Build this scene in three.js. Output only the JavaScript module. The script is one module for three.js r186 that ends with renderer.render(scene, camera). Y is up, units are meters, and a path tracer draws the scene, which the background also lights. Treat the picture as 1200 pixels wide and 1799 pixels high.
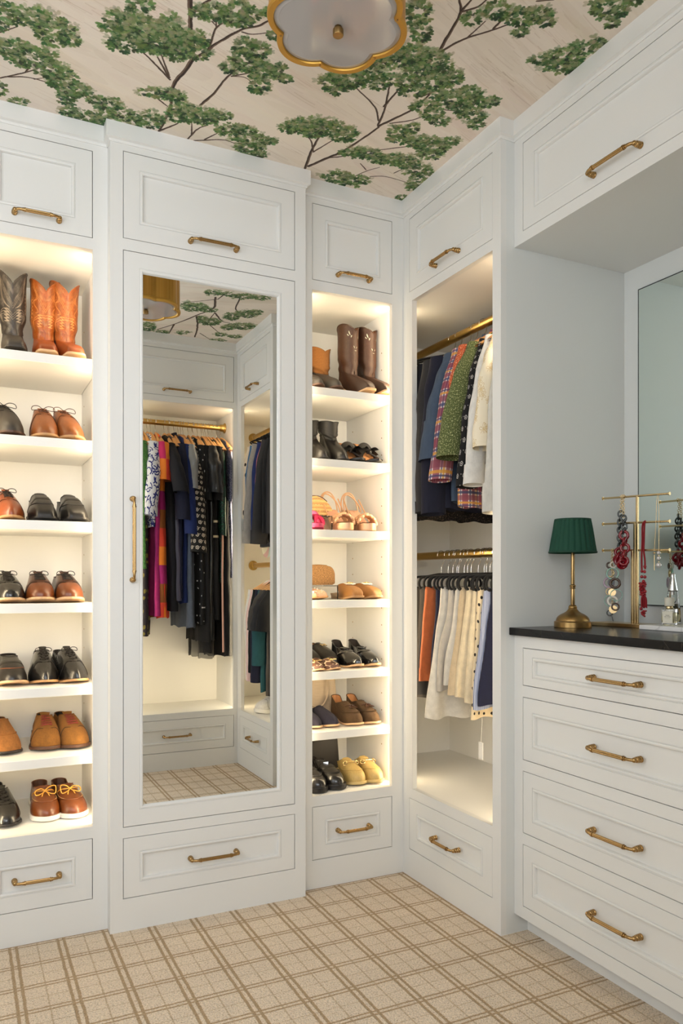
import * as THREE from 'three';
import { RoundedBoxGeometry } from 'three/addons/geometries/RoundedBoxGeometry.js';
import { mergeGeometries, mergeVertices, toCreasedNormals } from 'three/addons/utils/BufferGeometryUtils.js';
import { ImprovedNoise } from 'three/addons/math/ImprovedNoise.js';
import { RectAreaLightUniformsLib } from 'three/addons/lights/RectAreaLightUniformsLib.js';

// ---------------------------------------------------------------- camera, sky, daylight, exposure
RectAreaLightUniformsLib.init();
const scene = new THREE.Scene();
const renderer = new THREE.WebGLRenderer({ antialias: true });
renderer.toneMapping = THREE.LinearToneMapping;
renderer.toneMappingExposure = 0.99;
renderer.shadowMap.enabled = true;
const camera = new THREE.PerspectiveCamera(66.96, 1200 / 1799, 0.05, 30);
camera.position.set(-1.4452, 1.0643, 2.4315);
camera.lookAt(-1.4452 + Math.sin(0.4569), 1.0643, 2.4315 - Math.cos(0.4569));   // level camera, lens shifted for upright verticals
camera.setViewOffset(1200, 1799, 0, -120.857, 1200, 1799);
camera.updateProjectionMatrix();
scene.background = new THREE.Color(0.75, 0.86, 1.0);                               // bright overcast sky outside the windows
const DAY = 0xeff3f8, DAY_FRONT = 6.9, DAY_SIDE = 3.5;
function daylight(w, h, x, y, z, tx, ty, tz, power) {                              // daylight entering through a window opening
  const l = new THREE.RectAreaLight(DAY, power, w, h);
  l.position.set(x, y, z); l.lookAt(tx, ty, tz); l.name = 'window_daylight'; scene.add(l); return l;
}
daylight(1.5, 1.2, -1.62, 1.72, 3.14, -1.62, 2.55, 0, DAY_FRONT);
daylight(1.0, 1.2, -2.34, 1.45, 1.35, 0, 1.45, 1.35, DAY_SIDE);
const LED_COLOR = new THREE.Color(1.0, 0.80, 0.52), LED_POWER = 88;

// ---------------------------------------------------------------- small helpers
let seed = 7;
const rnd = () => { seed = (seed + 0x6d2b79f5) | 0; let t = Math.imul(seed ^ (seed >>> 15), 1 | seed); t = (t + Math.imul(t ^ (t >>> 7), 61 | t)) ^ t; return ((t ^ (t >>> 14)) >>> 0) / 4294967296; };
const rr = (a, b) => a + (b - a) * rnd();
const noise = new ImprovedNoise(), lerp = THREE.MathUtils.lerp, clamp = THREE.MathUtils.clamp, smooth = THREE.MathUtils.smoothstep;
const V3 = (x, y, z) => new THREE.Vector3(x, y, z);
const used = {};
function numbered(n) { used[n] = (used[n] ?? -1) + 1; return used[n] ? n + '_' + String(used[n]).padStart(3, '0') : n; }
function mesh(name, geo, mat, parent) {
  const m = new THREE.Mesh(Array.isArray(geo) ? merge(geo) : geo, mat);
  m.name = name; m.castShadow = m.receiveShadow = true; (parent ?? scene).add(m); return m;
}
function thing(name, label, category, pos = [0, 0, 0], turn = 0, group) {
  const o = new THREE.Group(); o.name = numbered(name); o.position.set(...pos); o.rotation.y = turn;
  o.userData = { label, category }; if (group) o.userData.group = group;
  scene.add(o); return o;
}
function tag(o, label, category, group) { o.name = numbered(o.name); o.userData = { label, category }; if (group) o.userData.group = group; return o; }
function struct(name, geo, mat) { const m = mesh(name, geo, mat); m.userData.kind = 'structure'; return m; }
function merge(list) {
  return mergeGeometries(list.map((g) => {
    g = g.index ? g.toNonIndexed() : g;
    for (const k of Object.keys(g.attributes)) if (!['position', 'normal', 'uv'].includes(k)) g.deleteAttribute(k);
    if (!g.attributes.uv) g.setAttribute('uv', new THREE.BufferAttribute(new Float32Array(g.attributes.position.count * 2), 2));
    if (!g.attributes.normal) g.computeVertexNormals();
    return g;
  }));
}
const box = (x0, x1, y0, y1, z0, z1) => new THREE.BoxGeometry(x1 - x0, y1 - y0, z1 - z0).translate((x0 + x1) / 2, (y0 + y1) / 2, (z0 + z1) / 2);
const rbox = (x0, x1, y0, y1, z0, z1, r = 0.002, s = 2) => new RoundedBoxGeometry(x1 - x0, y1 - y0, z1 - z0, s, r).translate((x0 + x1) / 2, (y0 + y1) / 2, (z0 + z1) / 2);
const tube = (pts, r, n = 24, m = 8, closed = false) => new THREE.TubeGeometry(new THREE.CatmullRomCurve3(pts.map((p) => (p.isVector3 ? p : V3(...p))), closed), n, r, m, closed);
const lathe = (pts, n = 32) => new THREE.LatheGeometry(pts.map((p) => new THREE.Vector2(Math.max(p[0], 1e-5), p[1])), n);
const cyl = (r0, r1, h, x = 0, y = 0, z = 0, n = 20) => new THREE.CylinderGeometry(r0, r1, h, n).translate(x, y, z);
const ball = (r, x, y, z, n = 14) => new THREE.SphereGeometry(r, n, Math.round(n * 0.7)).translate(x, y, z);
const rod = (a, b, r, n = 10) => { const d = b.clone().sub(a), g = new THREE.CylinderGeometry(r, r, d.length(), n); g.applyQuaternion(new THREE.Quaternion().setFromUnitVectors(V3(0, 1, 0), d.normalize())); return g.translate((a.x + b.x) / 2, (a.y + b.y) / 2, (a.z + b.z) / 2); };
// a grid surface from f(i/nu, j/nv) -> [x, y, z]; uv from g(...) or the parameters
function sheet(nu, nv, f, g, closedU = false) {
  const p = [], uv = [], ix = [];
  for (let j = 0; j <= nv; j++) for (let i = 0; i <= nu; i++) { const a = i / nu, b = j / nv; p.push(...f(a, b)); uv.push(...(g ? g(a, b) : [a, b])); }
  for (let j = 0; j < nv; j++) for (let i = 0; i < nu; i++) { const k = j * (nu + 1) + i; ix.push(k, k + 1, k + nu + 1, k + 1, k + nu + 2, k + nu + 1); }
  const q = new THREE.BufferGeometry();
  q.setAttribute('position', new THREE.Float32BufferAttribute(p, 3)); q.setAttribute('uv', new THREE.Float32BufferAttribute(uv, 2)); q.setIndex(ix); q.computeVertexNormals();
  if (closedU) { const n = q.attributes.normal; for (let j = 0; j <= nv; j++) { const a = j * (nu + 1), b = a + nu, v = V3(n.getX(a) + n.getX(b), n.getY(a) + n.getY(b), n.getZ(a) + n.getZ(b)).normalize(); n.setXYZ(a, v.x, v.y, v.z); n.setXYZ(b, v.x, v.y, v.z); } }
  return q;
}
function canvasMap(w, h, draw, srgb = true, rep) {
  const c = document.createElement('canvas'); c.width = w; c.height = h; draw(c.getContext('2d'), w, h);
  const t = new THREE.CanvasTexture(c); t.wrapS = t.wrapT = THREE.RepeatWrapping; if (srgb) t.colorSpace = THREE.SRGBColorSpace; if (rep) t.repeat.set(...rep); return t;
}
function noiseMap(n, f, srgb = false, ch = 1) {                          // n x n DataTexture from f(u, v) -> value(s) 0..1
  const d = new Uint8Array(n * n * 4);
  for (let y = 0; y < n; y++) for (let x = 0; x < n; x++) { const c = f(x / n, y / n), o = (y * n + x) * 4; for (let k = 0; k < 3; k++) d[o + k] = 255 * clamp(ch === 1 ? c : c[k], 0, 1); d[o + 3] = 255; }
  const t = new THREE.DataTexture(d, n, n); t.magFilter = THREE.LinearFilter; t.minFilter = THREE.LinearMipmapLinearFilter; t.generateMipmaps = true; t.wrapS = t.wrapT = THREE.RepeatWrapping;
  if (srgb) t.colorSpace = THREE.SRGBColorSpace; t.needsUpdate = true; return t;
}
const lin = (r, g, b) => new THREE.Color().setRGB(r, g, b);
const std = (color, roughness = 0.6, o = {}) => new THREE.MeshStandardMaterial({ color: Array.isArray(color) ? lin(...color) : color, roughness, ...o });
const phys = (color, roughness = 0.6, o = {}) => new THREE.MeshPhysicalMaterial({ color: Array.isArray(color) ? lin(...color) : color, roughness, ...o });
const DS = { side: THREE.DoubleSide };

// ---------------------------------------------------------------- materials of the room
const paintBump = noiseMap(256, (u, v) => 0.5 + 0.25 * noise.noise(u * 64, v * 24, 3) + 0.25 * noise.noise(u * 128, v * 128, 9)); paintBump.repeat.set(4, 4);
const M = {
  paint: std([0.78, 0.775, 0.745], 0.42, { bumpMap: paintBump, bumpScale: 0.00008 }),
  inside: std([0.86, 0.845, 0.80], 0.5),
  wall: std([0.74, 0.755, 0.735], 0.6, { bumpMap: paintBump, bumpScale: 0.00015 }),
  gap: std([0.02, 0.018, 0.015], 0.9),
  brass: std([0.43, 0.275, 0.115], 0.27, { metalness: 1 }),
  brassDark: std([0.36, 0.225, 0.085], 0.33, { metalness: 1 }),
  brassPale: std([0.70, 0.52, 0.28], 0.25, { metalness: 1 }),
  brassRod: std([0.60, 0.40, 0.13], 0.3, { metalness: 1 }),
  chrome: std([0.75, 0.75, 0.76], 0.15, { metalness: 1 }),
  mirror: std([0.93, 0.95, 0.94], 0.0, { metalness: 1 }),
  mirrorEdge: std([0.02, 0.022, 0.022], 0.3),
  led: new THREE.MeshStandardMaterial({ color: 0x000000, emissive: LED_COLOR, emissiveIntensity: 6 }),
  aluminium: std([0.7, 0.7, 0.7], 0.35, { metalness: 1 }),
  black: std([0.012, 0.012, 0.012], 0.5),
};

// painted boughs [width, x, z, ...] and leaf masses [x, z, one axis, other axis (towards the crown top)], millimetres on the ceiling
const BOUGHS = [[12,-958,628,-944,579,-929,526,-911,482,-897,436],[12,-897,436,-905,361,-916,301,-906,245,-898,174,-901,61],[10,-941,591,-933,616,-916,648],[9,-896,431,-873,467,-863,501,-847,532,-816,588,-782,620,-765,650],[4,-813,580,-791,582,-740,616],[6,-870,469,-872,515,-875,565,-858,604],[4,-876,569,-885,598],[3,-892,583,-875,570],[8,-824,241,-805,309,-792,398,-775,445],[5,-783,405,-754,430,-733,450],[3,-783,405,-749,416,-724,404],[5,-784,423,-790,476],[6,-930,317,-986,367,-1028,403],[6,-935,325,-982,394],[5,-937,334,-976,409],[7,-902,60,-875,100,-860,124],[5,-812,54,-795,130,-776,155],[5,-806,84,-822,143],[5,-791,57,-706,102,-673,98],[5,-763,78,-738,128],[5,-938,215,-907,194],[5,-1349,118,-1288,175,-1258,208],[5,-1333,132,-1280,155,-1206,154],[3,-1265,154,-1235,177],[5,-1288,175,-1278,213],[5,-1219,147,-1201,131],[4,-1357,311,-1320,351],[9,-415,60,-441,183,-447,261,-437,282],[5,-434,168,-468,223,-501,241],[5,-431,162,-403,251],[11,-410,78,-373,154,-350,203,-325,293,-308,373],[9,-311,378,-294,418,-262,496,-257,535,-255,582],[5,-287,406,-235,451,-209,495],[7,-315,382,-333,452,-380,568],[7,-344,471,-345,571],[5,-325,403,-362,453,-440,502,-468,516],[6,-373,154,-338,179,-269,246,-163,334],[4,-247,77,-222,138,-195,176],[4,-229,143,-264,169],[4,-196,110,-153,132,-51,131],[4,-134,165,-121,200],[9,-329,732,-345,813,-361,880,-386,909],[7,-361,880,-360,921],[6,-357,882,-333,911,-328,938],[7,-329,732,-297,807,-258,856,-231,895],[4,-294,810,-288,880],[6,-255,868,-253,917],[4,-219,987,-185,1008],[5,-271,557,-227,635],[5,-218,524,-146,544],[11,-337,1278,-302,1438,-339,1541,-419,1759,-480,1883],[9,-276,1489,-195,1603,-158,1607],[12,-343,1586,-295,1745,-260,1925],[6,-318,1297,-390,1361,-454,1412],[8,-225,1241,-190,1404,-142,1444],[6,-239,1693,-156,1798],[6,-253,1845,-168,1931],[9,-419,1759,-407,1921],[8,-308,1207,-318,1297],[6,-272,1595,-276,1489]];
const LEAFAGE = [[-1354,382,22,11,-3,60],[-1291,398,44,21,-3,36],[-1236,375,45,22,-5,52],[-1193,357,20,10,-3,22],[-1328,260,46,23,-2,34],[-1279,248,54,26,-4,46],[-1220,214,39,19,-4,37],[-1195,186,35,17,-4,38],[-1167,145,36,18,-5,39],[-1174,107,20,10,-4,38],[-1139,159,22,11,-3,21],[-1104,133,20,10,-2,16],[-1163,44,27,13,-2,17],[-1106,35,53,26,-5,35],[-1058,43,34,17,-4,26],[-1060,125,33,16,-5,33],[-1018,100,30,15,-6,34],[-980,71,28,14,-5,23],[-940,101,37,18,-10,45],[-1347,70,11,6,-2,38],[-1300,22,26,13,-1,17],[-1088,480,44,22,-8,43],[-1038,472,58,28,-10,49],[-1062,415,46,22,-8,42],[-992,460,58,29,-14,60],[-976,513,25,13,-12,48],[-1062,556,24,12,-6,27],[-938,476,46,22,-11,41],[-908,502,29,14,-8,30],[-887,453,27,13,-7,25],[-940,427,20,10,-6,26],[-965,238,32,16,-4,18],[-920,252,26,13,-5,23],[-896,250,20,10,-6,23],[-928,598,15,7,-5,18],[-898,616,31,15,-8,25],[-867,610,17,9,-5,15],[-845,653,31,15,-7,21],[-814,647,19,9,-6,18],[-839,613,23,11,-6,18],[-816,610,18,9,-4,13],[-791,536,26,13,-10,28],[-750,532,24,12,-12,32],[-783,492,24,12,-9,25],[-752,470,38,19,-8,21],[-716,461,41,20,-11,30],[-675,482,22,11,-10,26],[-702,401,23,11,-15,41],[-645,457,11,6,-5,11],[-800,433,19,9,-6,20],[-867,205,33,16,-6,24],[-844,179,53,26,-10,38],[-796,193,53,26,-11,38],[-751,216,30,15,-5,16],[-898,248,22,11,-5,20],[-707,163,39,19,-11,34],[-666,176,31,15,-6,17],[-635,141,51,25,-10,29],[-584,155,22,11,-6,15],[-617,89,42,21,-15,42],[-581,70,20,10,-7,19],[-539,255,31,15,-10,24],[-499,292,62,30,-16,37],[-446,301,54,27,-17,37],[-387,280,32,16,-13,27],[-473,255,22,11,-7,17],[-530,499,28,14,-14,30],[-493,476,14,7,-7,14],[-774,677,6,3,-4,10],[-736,605,10,5,-4,11],[-480,538,49,24,-17,34],[-449,580,35,17,-17,31],[-483,509,20,10,-9,18],[-405,548,17,8,-9,17],[-409,663,47,23,-18,30],[-386,699,40,20,-20,33],[-321,694,43,21,-24,37],[-323,654,48,24,-17,27],[-444,634,24,12,-11,20],[-340,593,25,12,-20,33],[-304,564,29,14,-13,22],[-381,586,21,10,-12,21],[-277,624,42,21,-21,32],[-241,655,31,15,-16,24],[-235,589,20,10,-11,17],[-241,682,19,10,-11,16],[-177,589,41,20,-24,34],[-155,628,32,16,-18,25],[-103,610,32,16,-16,21],[-77,629,18,9,-10,13],[-85,543,33,16,-20,27],[-50,519,18,9,-14,19],[-139,563,27,13,-16,22],[-238,520,33,16,-14,23],[-198,503,30,15,-15,23],[-164,482,27,14,-13,19],[-242,379,28,14,-18,31],[-213,416,16,8,-12,20],[-213,348,35,17,-13,21],[-149,362,45,22,-20,32],[-103,356,49,24,-24,37],[-73,407,22,11,-11,16],[-86,313,33,16,-14,22],[-307,220,39,19,-12,23],[-271,230,33,16,-15,29],[-222,217,30,15,-13,24],[-375,303,25,12,-16,32],[-180,237,47,23,-17,29],[-130,243,37,18,-21,35],[-68,214,38,19,-23,36],[-25,144,32,16,-20,32],[-26,109,18,9,-16,27],[-301,59,43,21,-14,30],[-235,58,49,24,-17,33],[-27,32,13,6,-8,14],[-453,835,25,12,-24,39],[-411,780,18,9,-21,34],[-323,874,20,10,-13,19],[-287,921,25,12,-20,27],[-219,929,35,17,-22,27],[-188,955,31,15,-19,22],[-152,945,15,7,-10,12],[-185,887,13,6,-8,10],[-71,829,27,13,-10,12],[-25,864,47,23,-21,23],[5,915,37,18,-18,19],[16,944,16,8,-12,12],[-4,830,48,24,-16,18],[34,843,27,13,-13,14],[-53,1042,34,17,-27,27],[-5,1013,15,7,-15,14],[-15,1050,15,7,-11,11],[-10,1090,15,7,-6,5],[-366,1226,33,-16,-10,-32],[-294,1210,22,-11,-10,-32],[-216,1209,56,-28,-11,-32],[-143,1192,45,-22,-9,-24],[-389,1460,53,-26,-17,-62],[-314,1465,35,-17,-8,-27],[-178,1505,36,-18,-18,-56],[-124,1435,54,-26,-19,-54],[-89,1396,30,-15,-13,-36],[-257,1633,49,-24,-18,-59],[-308,1602,18,-9,-11,-38],[-141,1681,31,-15,-13,-41],[-85,1630,69,-34,-17,-50],[-143,1816,26,-13,-10,-32],[-61,1814,33,-16,-9,-26],[-131,1927,40,-20,-8,-27],[-538,1876,38,-19,-18,-84],[-445,1915,32,-16,-6,-26],[-339,1875,32,-16,-7,-26],[-438,1424,17,-8,-9,-35]];
function paintTrees(g, s) {                                              // s pixels per metre; printed scenic paper: sand ground with brush drag, boughs, leaf masses in four greens
  g.fillStyle = 'rgb(234,224,211)'; g.fillRect(0, 0, 2048, 2048);
  for (let k = 0; k < 900; k++) { const x = rr(-100, 2100), y = rr(0, 2048), w = rr(40, 320), h = rr(6, 40), d = rnd(); g.save(); g.translate(x, y); g.rotate(-0.35 + rr(-0.12, 0.12)); g.globalAlpha = rr(0.03, 0.10); g.fillStyle = d < 0.45 ? 'rgb(190,172,150)' : d < 0.8 ? 'rgb(240,230,212)' : 'rgb(208,188,164)'; g.beginPath(); g.ellipse(0, 0, w, h, 0, 0, 7); g.fill(); g.restore(); }
  for (let k = 0; k < 2600; k++) {                                         // dry-brush drag marks in loose groups
    const c = k % 26; if (!c) { paintTrees.x = rr(0, 2048); paintTrees.y = rr(0, 2048); paintTrees.d = rnd() < 0.6; }
    const x = paintTrees.x + rr(-150, 150), y = paintTrees.y + rr(-60, 60), l = rr(20, 110); g.globalAlpha = rr(0.05, 0.2); g.strokeStyle = paintTrees.d ? 'rgb(150,126,98)' : 'rgb(246,238,224)'; g.lineWidth = rr(1, 3.5);
    g.beginPath(); g.moveTo(x, y); g.quadraticCurveTo(x + l * 0.5, y - l * 0.22, x + l, y - l * 0.36); g.stroke();
  }
  const P = (x, z) => [(x / 1000 + 1.5) * s, z / 1000 * s];
  g.lineCap = g.lineJoin = 'round';
  for (const b of BOUGHS) {
    const pts = []; for (let i = 1; i < b.length; i += 2) pts.push(V3(...P(b[i], b[i + 1]), 0));
    const c = new THREE.CatmullRomCurve3(pts), n = Math.max(12, Math.round(c.getLength() / 6)), w0 = b[0] * s / 1000;
    for (const [col, k, al, off] of [['rgb(84,66,54)', 1, 1, 0], ['rgb(46,34,29)', 0.5, 0.8, 0.22], ['rgb(132,110,92)', 0.22, 0.7, -0.28]]) for (let i = 0; i < n; i++) {
      const t = i / n, a = c.getPoint(t), e = c.getPoint(Math.min(1, (i + 1.4) / n)), w = w0 * lerp(1, 0.55, t) * (1 + 0.25 * noise.noise(t * 9, b[1] * 0.1, k)), wob = w * 0.25 * noise.noise(t * 14, b[2] * 0.1, 5), dx = e.x - a.x, dy = e.y - a.y, l = Math.hypot(dx, dy) || 1;
      const ox = -dy / l * (w * off + wob), oy = dx / l * (w * off + wob); g.globalAlpha = al * (k === 1 ? 1 : rr(0.3, 1)); g.strokeStyle = col; g.lineWidth = Math.max(1, w * k); g.beginPath(); g.moveTo(a.x + ox, a.y + oy); g.lineTo(e.x + ox, e.y + oy); g.stroke();
    }
  }
  const leaf = (x, y, r, a) => { g.save(); g.translate(x, y); g.rotate(a); g.beginPath(); for (let k = -1; k <= 1; k++) { g.save(); g.rotate(k * 0.85); g.moveTo(0, 0); g.bezierCurveTo(r * 0.5, -r * 0.48, r * 1.1, -r * 0.3, r * 1.15, 0); g.bezierCurveTo(r * 1.1, r * 0.34, r * 0.5, r * 0.45, 0, 0); g.restore(); } g.fill(); g.restore(); };
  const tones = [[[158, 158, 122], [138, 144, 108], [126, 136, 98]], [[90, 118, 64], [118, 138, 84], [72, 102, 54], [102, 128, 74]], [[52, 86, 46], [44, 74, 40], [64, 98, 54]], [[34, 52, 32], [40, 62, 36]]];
  const order = [0, 1, 2, 3, 4, 5];
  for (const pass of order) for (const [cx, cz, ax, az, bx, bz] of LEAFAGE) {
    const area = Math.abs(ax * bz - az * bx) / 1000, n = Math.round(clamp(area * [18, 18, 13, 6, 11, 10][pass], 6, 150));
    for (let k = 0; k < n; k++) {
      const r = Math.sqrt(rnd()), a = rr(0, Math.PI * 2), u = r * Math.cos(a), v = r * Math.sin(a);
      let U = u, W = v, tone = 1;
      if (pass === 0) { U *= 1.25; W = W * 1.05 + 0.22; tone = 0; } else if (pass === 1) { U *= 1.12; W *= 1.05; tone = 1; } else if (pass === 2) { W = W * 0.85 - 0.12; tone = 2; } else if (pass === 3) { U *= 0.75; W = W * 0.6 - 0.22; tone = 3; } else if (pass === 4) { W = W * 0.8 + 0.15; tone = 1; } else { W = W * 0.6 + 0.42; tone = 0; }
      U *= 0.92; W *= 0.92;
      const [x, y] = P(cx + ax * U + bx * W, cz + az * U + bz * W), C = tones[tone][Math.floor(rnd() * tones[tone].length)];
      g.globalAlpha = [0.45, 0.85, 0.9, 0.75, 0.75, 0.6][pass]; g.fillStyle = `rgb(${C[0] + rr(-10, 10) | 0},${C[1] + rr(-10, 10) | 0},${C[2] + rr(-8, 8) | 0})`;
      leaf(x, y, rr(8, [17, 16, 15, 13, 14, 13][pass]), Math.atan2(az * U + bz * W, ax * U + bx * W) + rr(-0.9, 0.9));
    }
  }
  g.globalAlpha = 1;
}

// ---------------------------------------------------------------- floor, ceiling, walls
const H = 2.44;
// cut-pile carpet: beige field, a plaid of double tan lines every 0.13 m and a fine line half way between
const PX = 0.1298, PZ = 0.1256, CX = -0.013, CZ = 0.0085, CN = 1024, RX = 8 * PX, RZ = 8 * PZ;
function carpet() {
  const hgt = new Float32Array(CN * CN), col = new Uint8Array(CN * CN * 4), bmp = new Uint8Array(CN * CN * 4);
  const line = (d, w) => smooth(w - Math.abs(d), -0.0012, 0.0012);
  for (let y = 0; y < CN; y++) for (let x = 0; x < CN; x++) {
    const mx = x / CN * RX, mz = y / CN * RZ, wob = 0.0011 * noise.noise(mx * 30, mz * 30, 1) + 0.0012 * noise.noise(mx * 160, mz * 160, 2);
    let dx = ((mx + wob) % PX + PX) % PX, dz = ((mz + wob) % PZ + PZ) % PZ; if (dx > PX / 2) dx -= PX; if (dz > PZ / 2) dz -= PZ;
    const thinX = Math.abs(Math.abs(dx) - PX / 2), thinZ = Math.abs(Math.abs(dz) - PZ / 2);
    const dbl = Math.max(line(Math.abs(dx) - 0.0088, 0.0040), line(Math.abs(dz) - 0.0072, 0.0029));
    const thin = Math.max(line(thinX, 0.0019), line(thinZ, 0.0012)) * (0.55 + 0.45 * smooth(noise.noise(mx * 120, mz * 120, 6), -0.4, 0.3));
    const dash = 0.78 + 0.22 * smooth(noise.noise(mx * 260, mz * 260, 8), -0.3, 0.2);
    const t = Math.max(dbl * dash, thin * 0.62), fl = noise.noise(mx * 420, mz * 420, 4), fl2 = noise.noise(mx * 180, mz * 180, 5), big = noise.noise(mx * 9, mz * 9, 7);
    const fleck = smooth(noise.noise(mx * 230, mz * 230, 12), 0.36, 0.5);
    const k = 1 + 0.15 * fl + 0.10 * fl2 + 0.025 * big, o = (y * CN + x) * 4, A = [222, 204, 180], B = [166, 138, 102];
    for (let c = 0; c < 3; c++) col[o + c] = clamp(lerp(lerp(A[c], B[c], t), B[c], fleck * 0.6 * (1 - t)) * k, 0, 255); col[o + 3] = 255;
    const hh = 0.55 + 0.30 * fl + 0.22 * fl2 - 0.32 * t; for (let c = 0; c < 3; c++) bmp[o + c] = clamp(hh * 255, 0, 255); bmp[o + 3] = 255;
  }
  const tex = (d, s) => { const t = new THREE.DataTexture(d, CN, CN); t.wrapS = t.wrapT = THREE.RepeatWrapping; t.magFilter = THREE.LinearFilter; t.minFilter = THREE.LinearMipmapLinearFilter; t.generateMipmaps = true; if (s) t.colorSpace = THREE.SRGBColorSpace; t.repeat.set(1 / RX, 1 / RZ); t.needsUpdate = true; return t; };
  return phys(0xffffff, 1, { map: tex(col, true), bumpMap: tex(bmp), bumpScale: 0.005, sheen: 0.25, sheenRoughness: 0.8, sheenColor: lin(0.9, 0.8, 0.65) });
}
const XL = -2.45, XR = 0.5, ZB = -0.46, ZF = 3.2;
{
  const g = box(XL, XR, -0.1, 0.004, ZB, ZF), p = g.attributes.position, uv = g.attributes.uv;
  for (let i = 0; i < p.count; i++) uv.setXY(i, p.getX(i) - CX, p.getZ(i) - CZ);
  struct('floor', g, carpet());
}
// the papered ceiling: printed trees on a weathered sand ground (the print is flat), in metres from (-1.5, 0)
const ceilingMap = canvasMap(2048, 2048, (g, W) => paintTrees(g, W / 2.05));
{
  const g = box(XL, XR, H, H + 0.1, ZB, ZF), p = g.attributes.position, uv = g.attributes.uv;
  for (let i = 0; i < p.count; i++) uv.setXY(i, (p.getX(i) + 1.5) / 2.05, 1 - p.getZ(i) / 2.05);
  ceilingMap.wrapS = ceilingMap.wrapT = THREE.MirroredRepeatWrapping;
  struct('ceiling', g, std(0xffffff, 0.85, { map: ceilingMap, bumpMap: paintBump, bumpScale: 0.0002 }));
}
struct('wall_back', box(XL, XR, 0, H, ZB - 0.1, ZB), M.wall);
struct('wall_right', box(XR, XR + 0.1, 0, H, ZB - 0.1, ZF + 0.1), M.wall);
function holed(w, h, holes, d) {                                          // an upright slab w x h with rectangular holes
  const s = new THREE.Shape([[0, 0], [w, 0], [w, h], [0, h]].map((p) => new THREE.Vector2(...p)));
  for (const [a, b, c, e] of holes) s.holes.push(new THREE.Path([[a, c], [a, e], [b, e], [b, c]].map((p) => new THREE.Vector2(...p))));
  return new THREE.ExtrudeGeometry(s, { depth: d, bevelEnabled: false });
}
struct('wall_front', holed(XR - XL, H, [[0.08, 1.58, 1.1, 2.34]], 0.1).translate(XL, 0, ZF), M.wall);
struct('wall_left', holed(ZF - ZB, H, [[1.31, 2.31, 0.85, 2.05]], 0.1).rotateY(-Math.PI / 2).translate(XL, 0, ZB), M.wall);
const pane = phys(0xffffff, 0, { transmission: 1, thickness: 0, ior: 1.5 });
struct('window_1', [box(XL + 0.08, XL + 1.58, 1.1, 1.14, ZF + 0.02, ZF + 0.08), box(XL + 0.08, XL + 1.58, 2.30, 2.34, ZF + 0.02, ZF + 0.08), box(XL + 0.08, XL + 0.12, 1.1, 2.34, ZF + 0.02, ZF + 0.08), box(XL + 1.54, XL + 1.58, 1.1, 2.34, ZF + 0.02, ZF + 0.08), box(XL + 0.81, XL + 0.85, 1.1, 2.34, ZF + 0.02, ZF + 0.08)], M.paint);
mesh('pane', box(XL + 0.09, XL + 1.57, 1.11, 2.33, ZF + 0.048, ZF + 0.052), pane, scene.getObjectByName('window_1'));
struct('window_2', [box(XL - 0.08, XL - 0.02, 0.85, 0.89, 0.85, 1.85), box(XL - 0.08, XL - 0.02, 2.01, 2.05, 0.85, 1.85), box(XL - 0.08, XL - 0.02, 0.85, 2.05, 0.85, 0.89), box(XL - 0.08, XL - 0.02, 0.85, 2.05, 1.81, 1.85)], M.paint);
mesh('pane', box(XL - 0.052, XL - 0.048, 0.86, 2.04, 0.86, 1.84), pane, scene.getObjectByName('window_2'));
struct('wall_partition', box(-0.72, XR, 0, H, 2.4, 2.5), M.wall);            // stands behind the wardrobe opposite the mirror

// ---------------------------------------------------------------- cabinetry
// concentric rectangles [inset, depth] joined into one mitred front
function framed(w, h, rings, hole = false) {
  const pos = [], uv = [], q = (a, b, c, d) => { for (const p of [a, b, c, a, c, d]) { pos.push(...p); uv.push(p[0], p[1]); } };
  const R = ([i, z]) => [[i, i, z], [w - i, i, z], [w - i, h - i, z], [i, h - i, z]];
  for (let k = 0; k + 1 < rings.length; k++) { const a = R(rings[k]), b = R(rings[k + 1]); for (let s = 0; s < 4; s++) q(a[s], a[(s + 1) % 4], b[(s + 1) % 4], b[s]); }
  if (!hole) { const a = R(rings.at(-1)); q(...a); }
  const g = new THREE.BufferGeometry(); g.setAttribute('position', new THREE.Float32BufferAttribute(pos, 3)); g.setAttribute('uv', new THREE.Float32BufferAttribute(uv, 2)); g.computeVertexNormals(); return g;
}
const BEAD = (s) => [[s - 0.0125, 0], [s - 0.0122, -0.0016], [s - 0.0108, -0.0018], [s - 0.0095, 0.0008], [s - 0.006, 0.0016], [s - 0.0025, 0.0006], [s - 0.0008, -0.003], [s, -0.0085]];
const handleCache = {};
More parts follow.
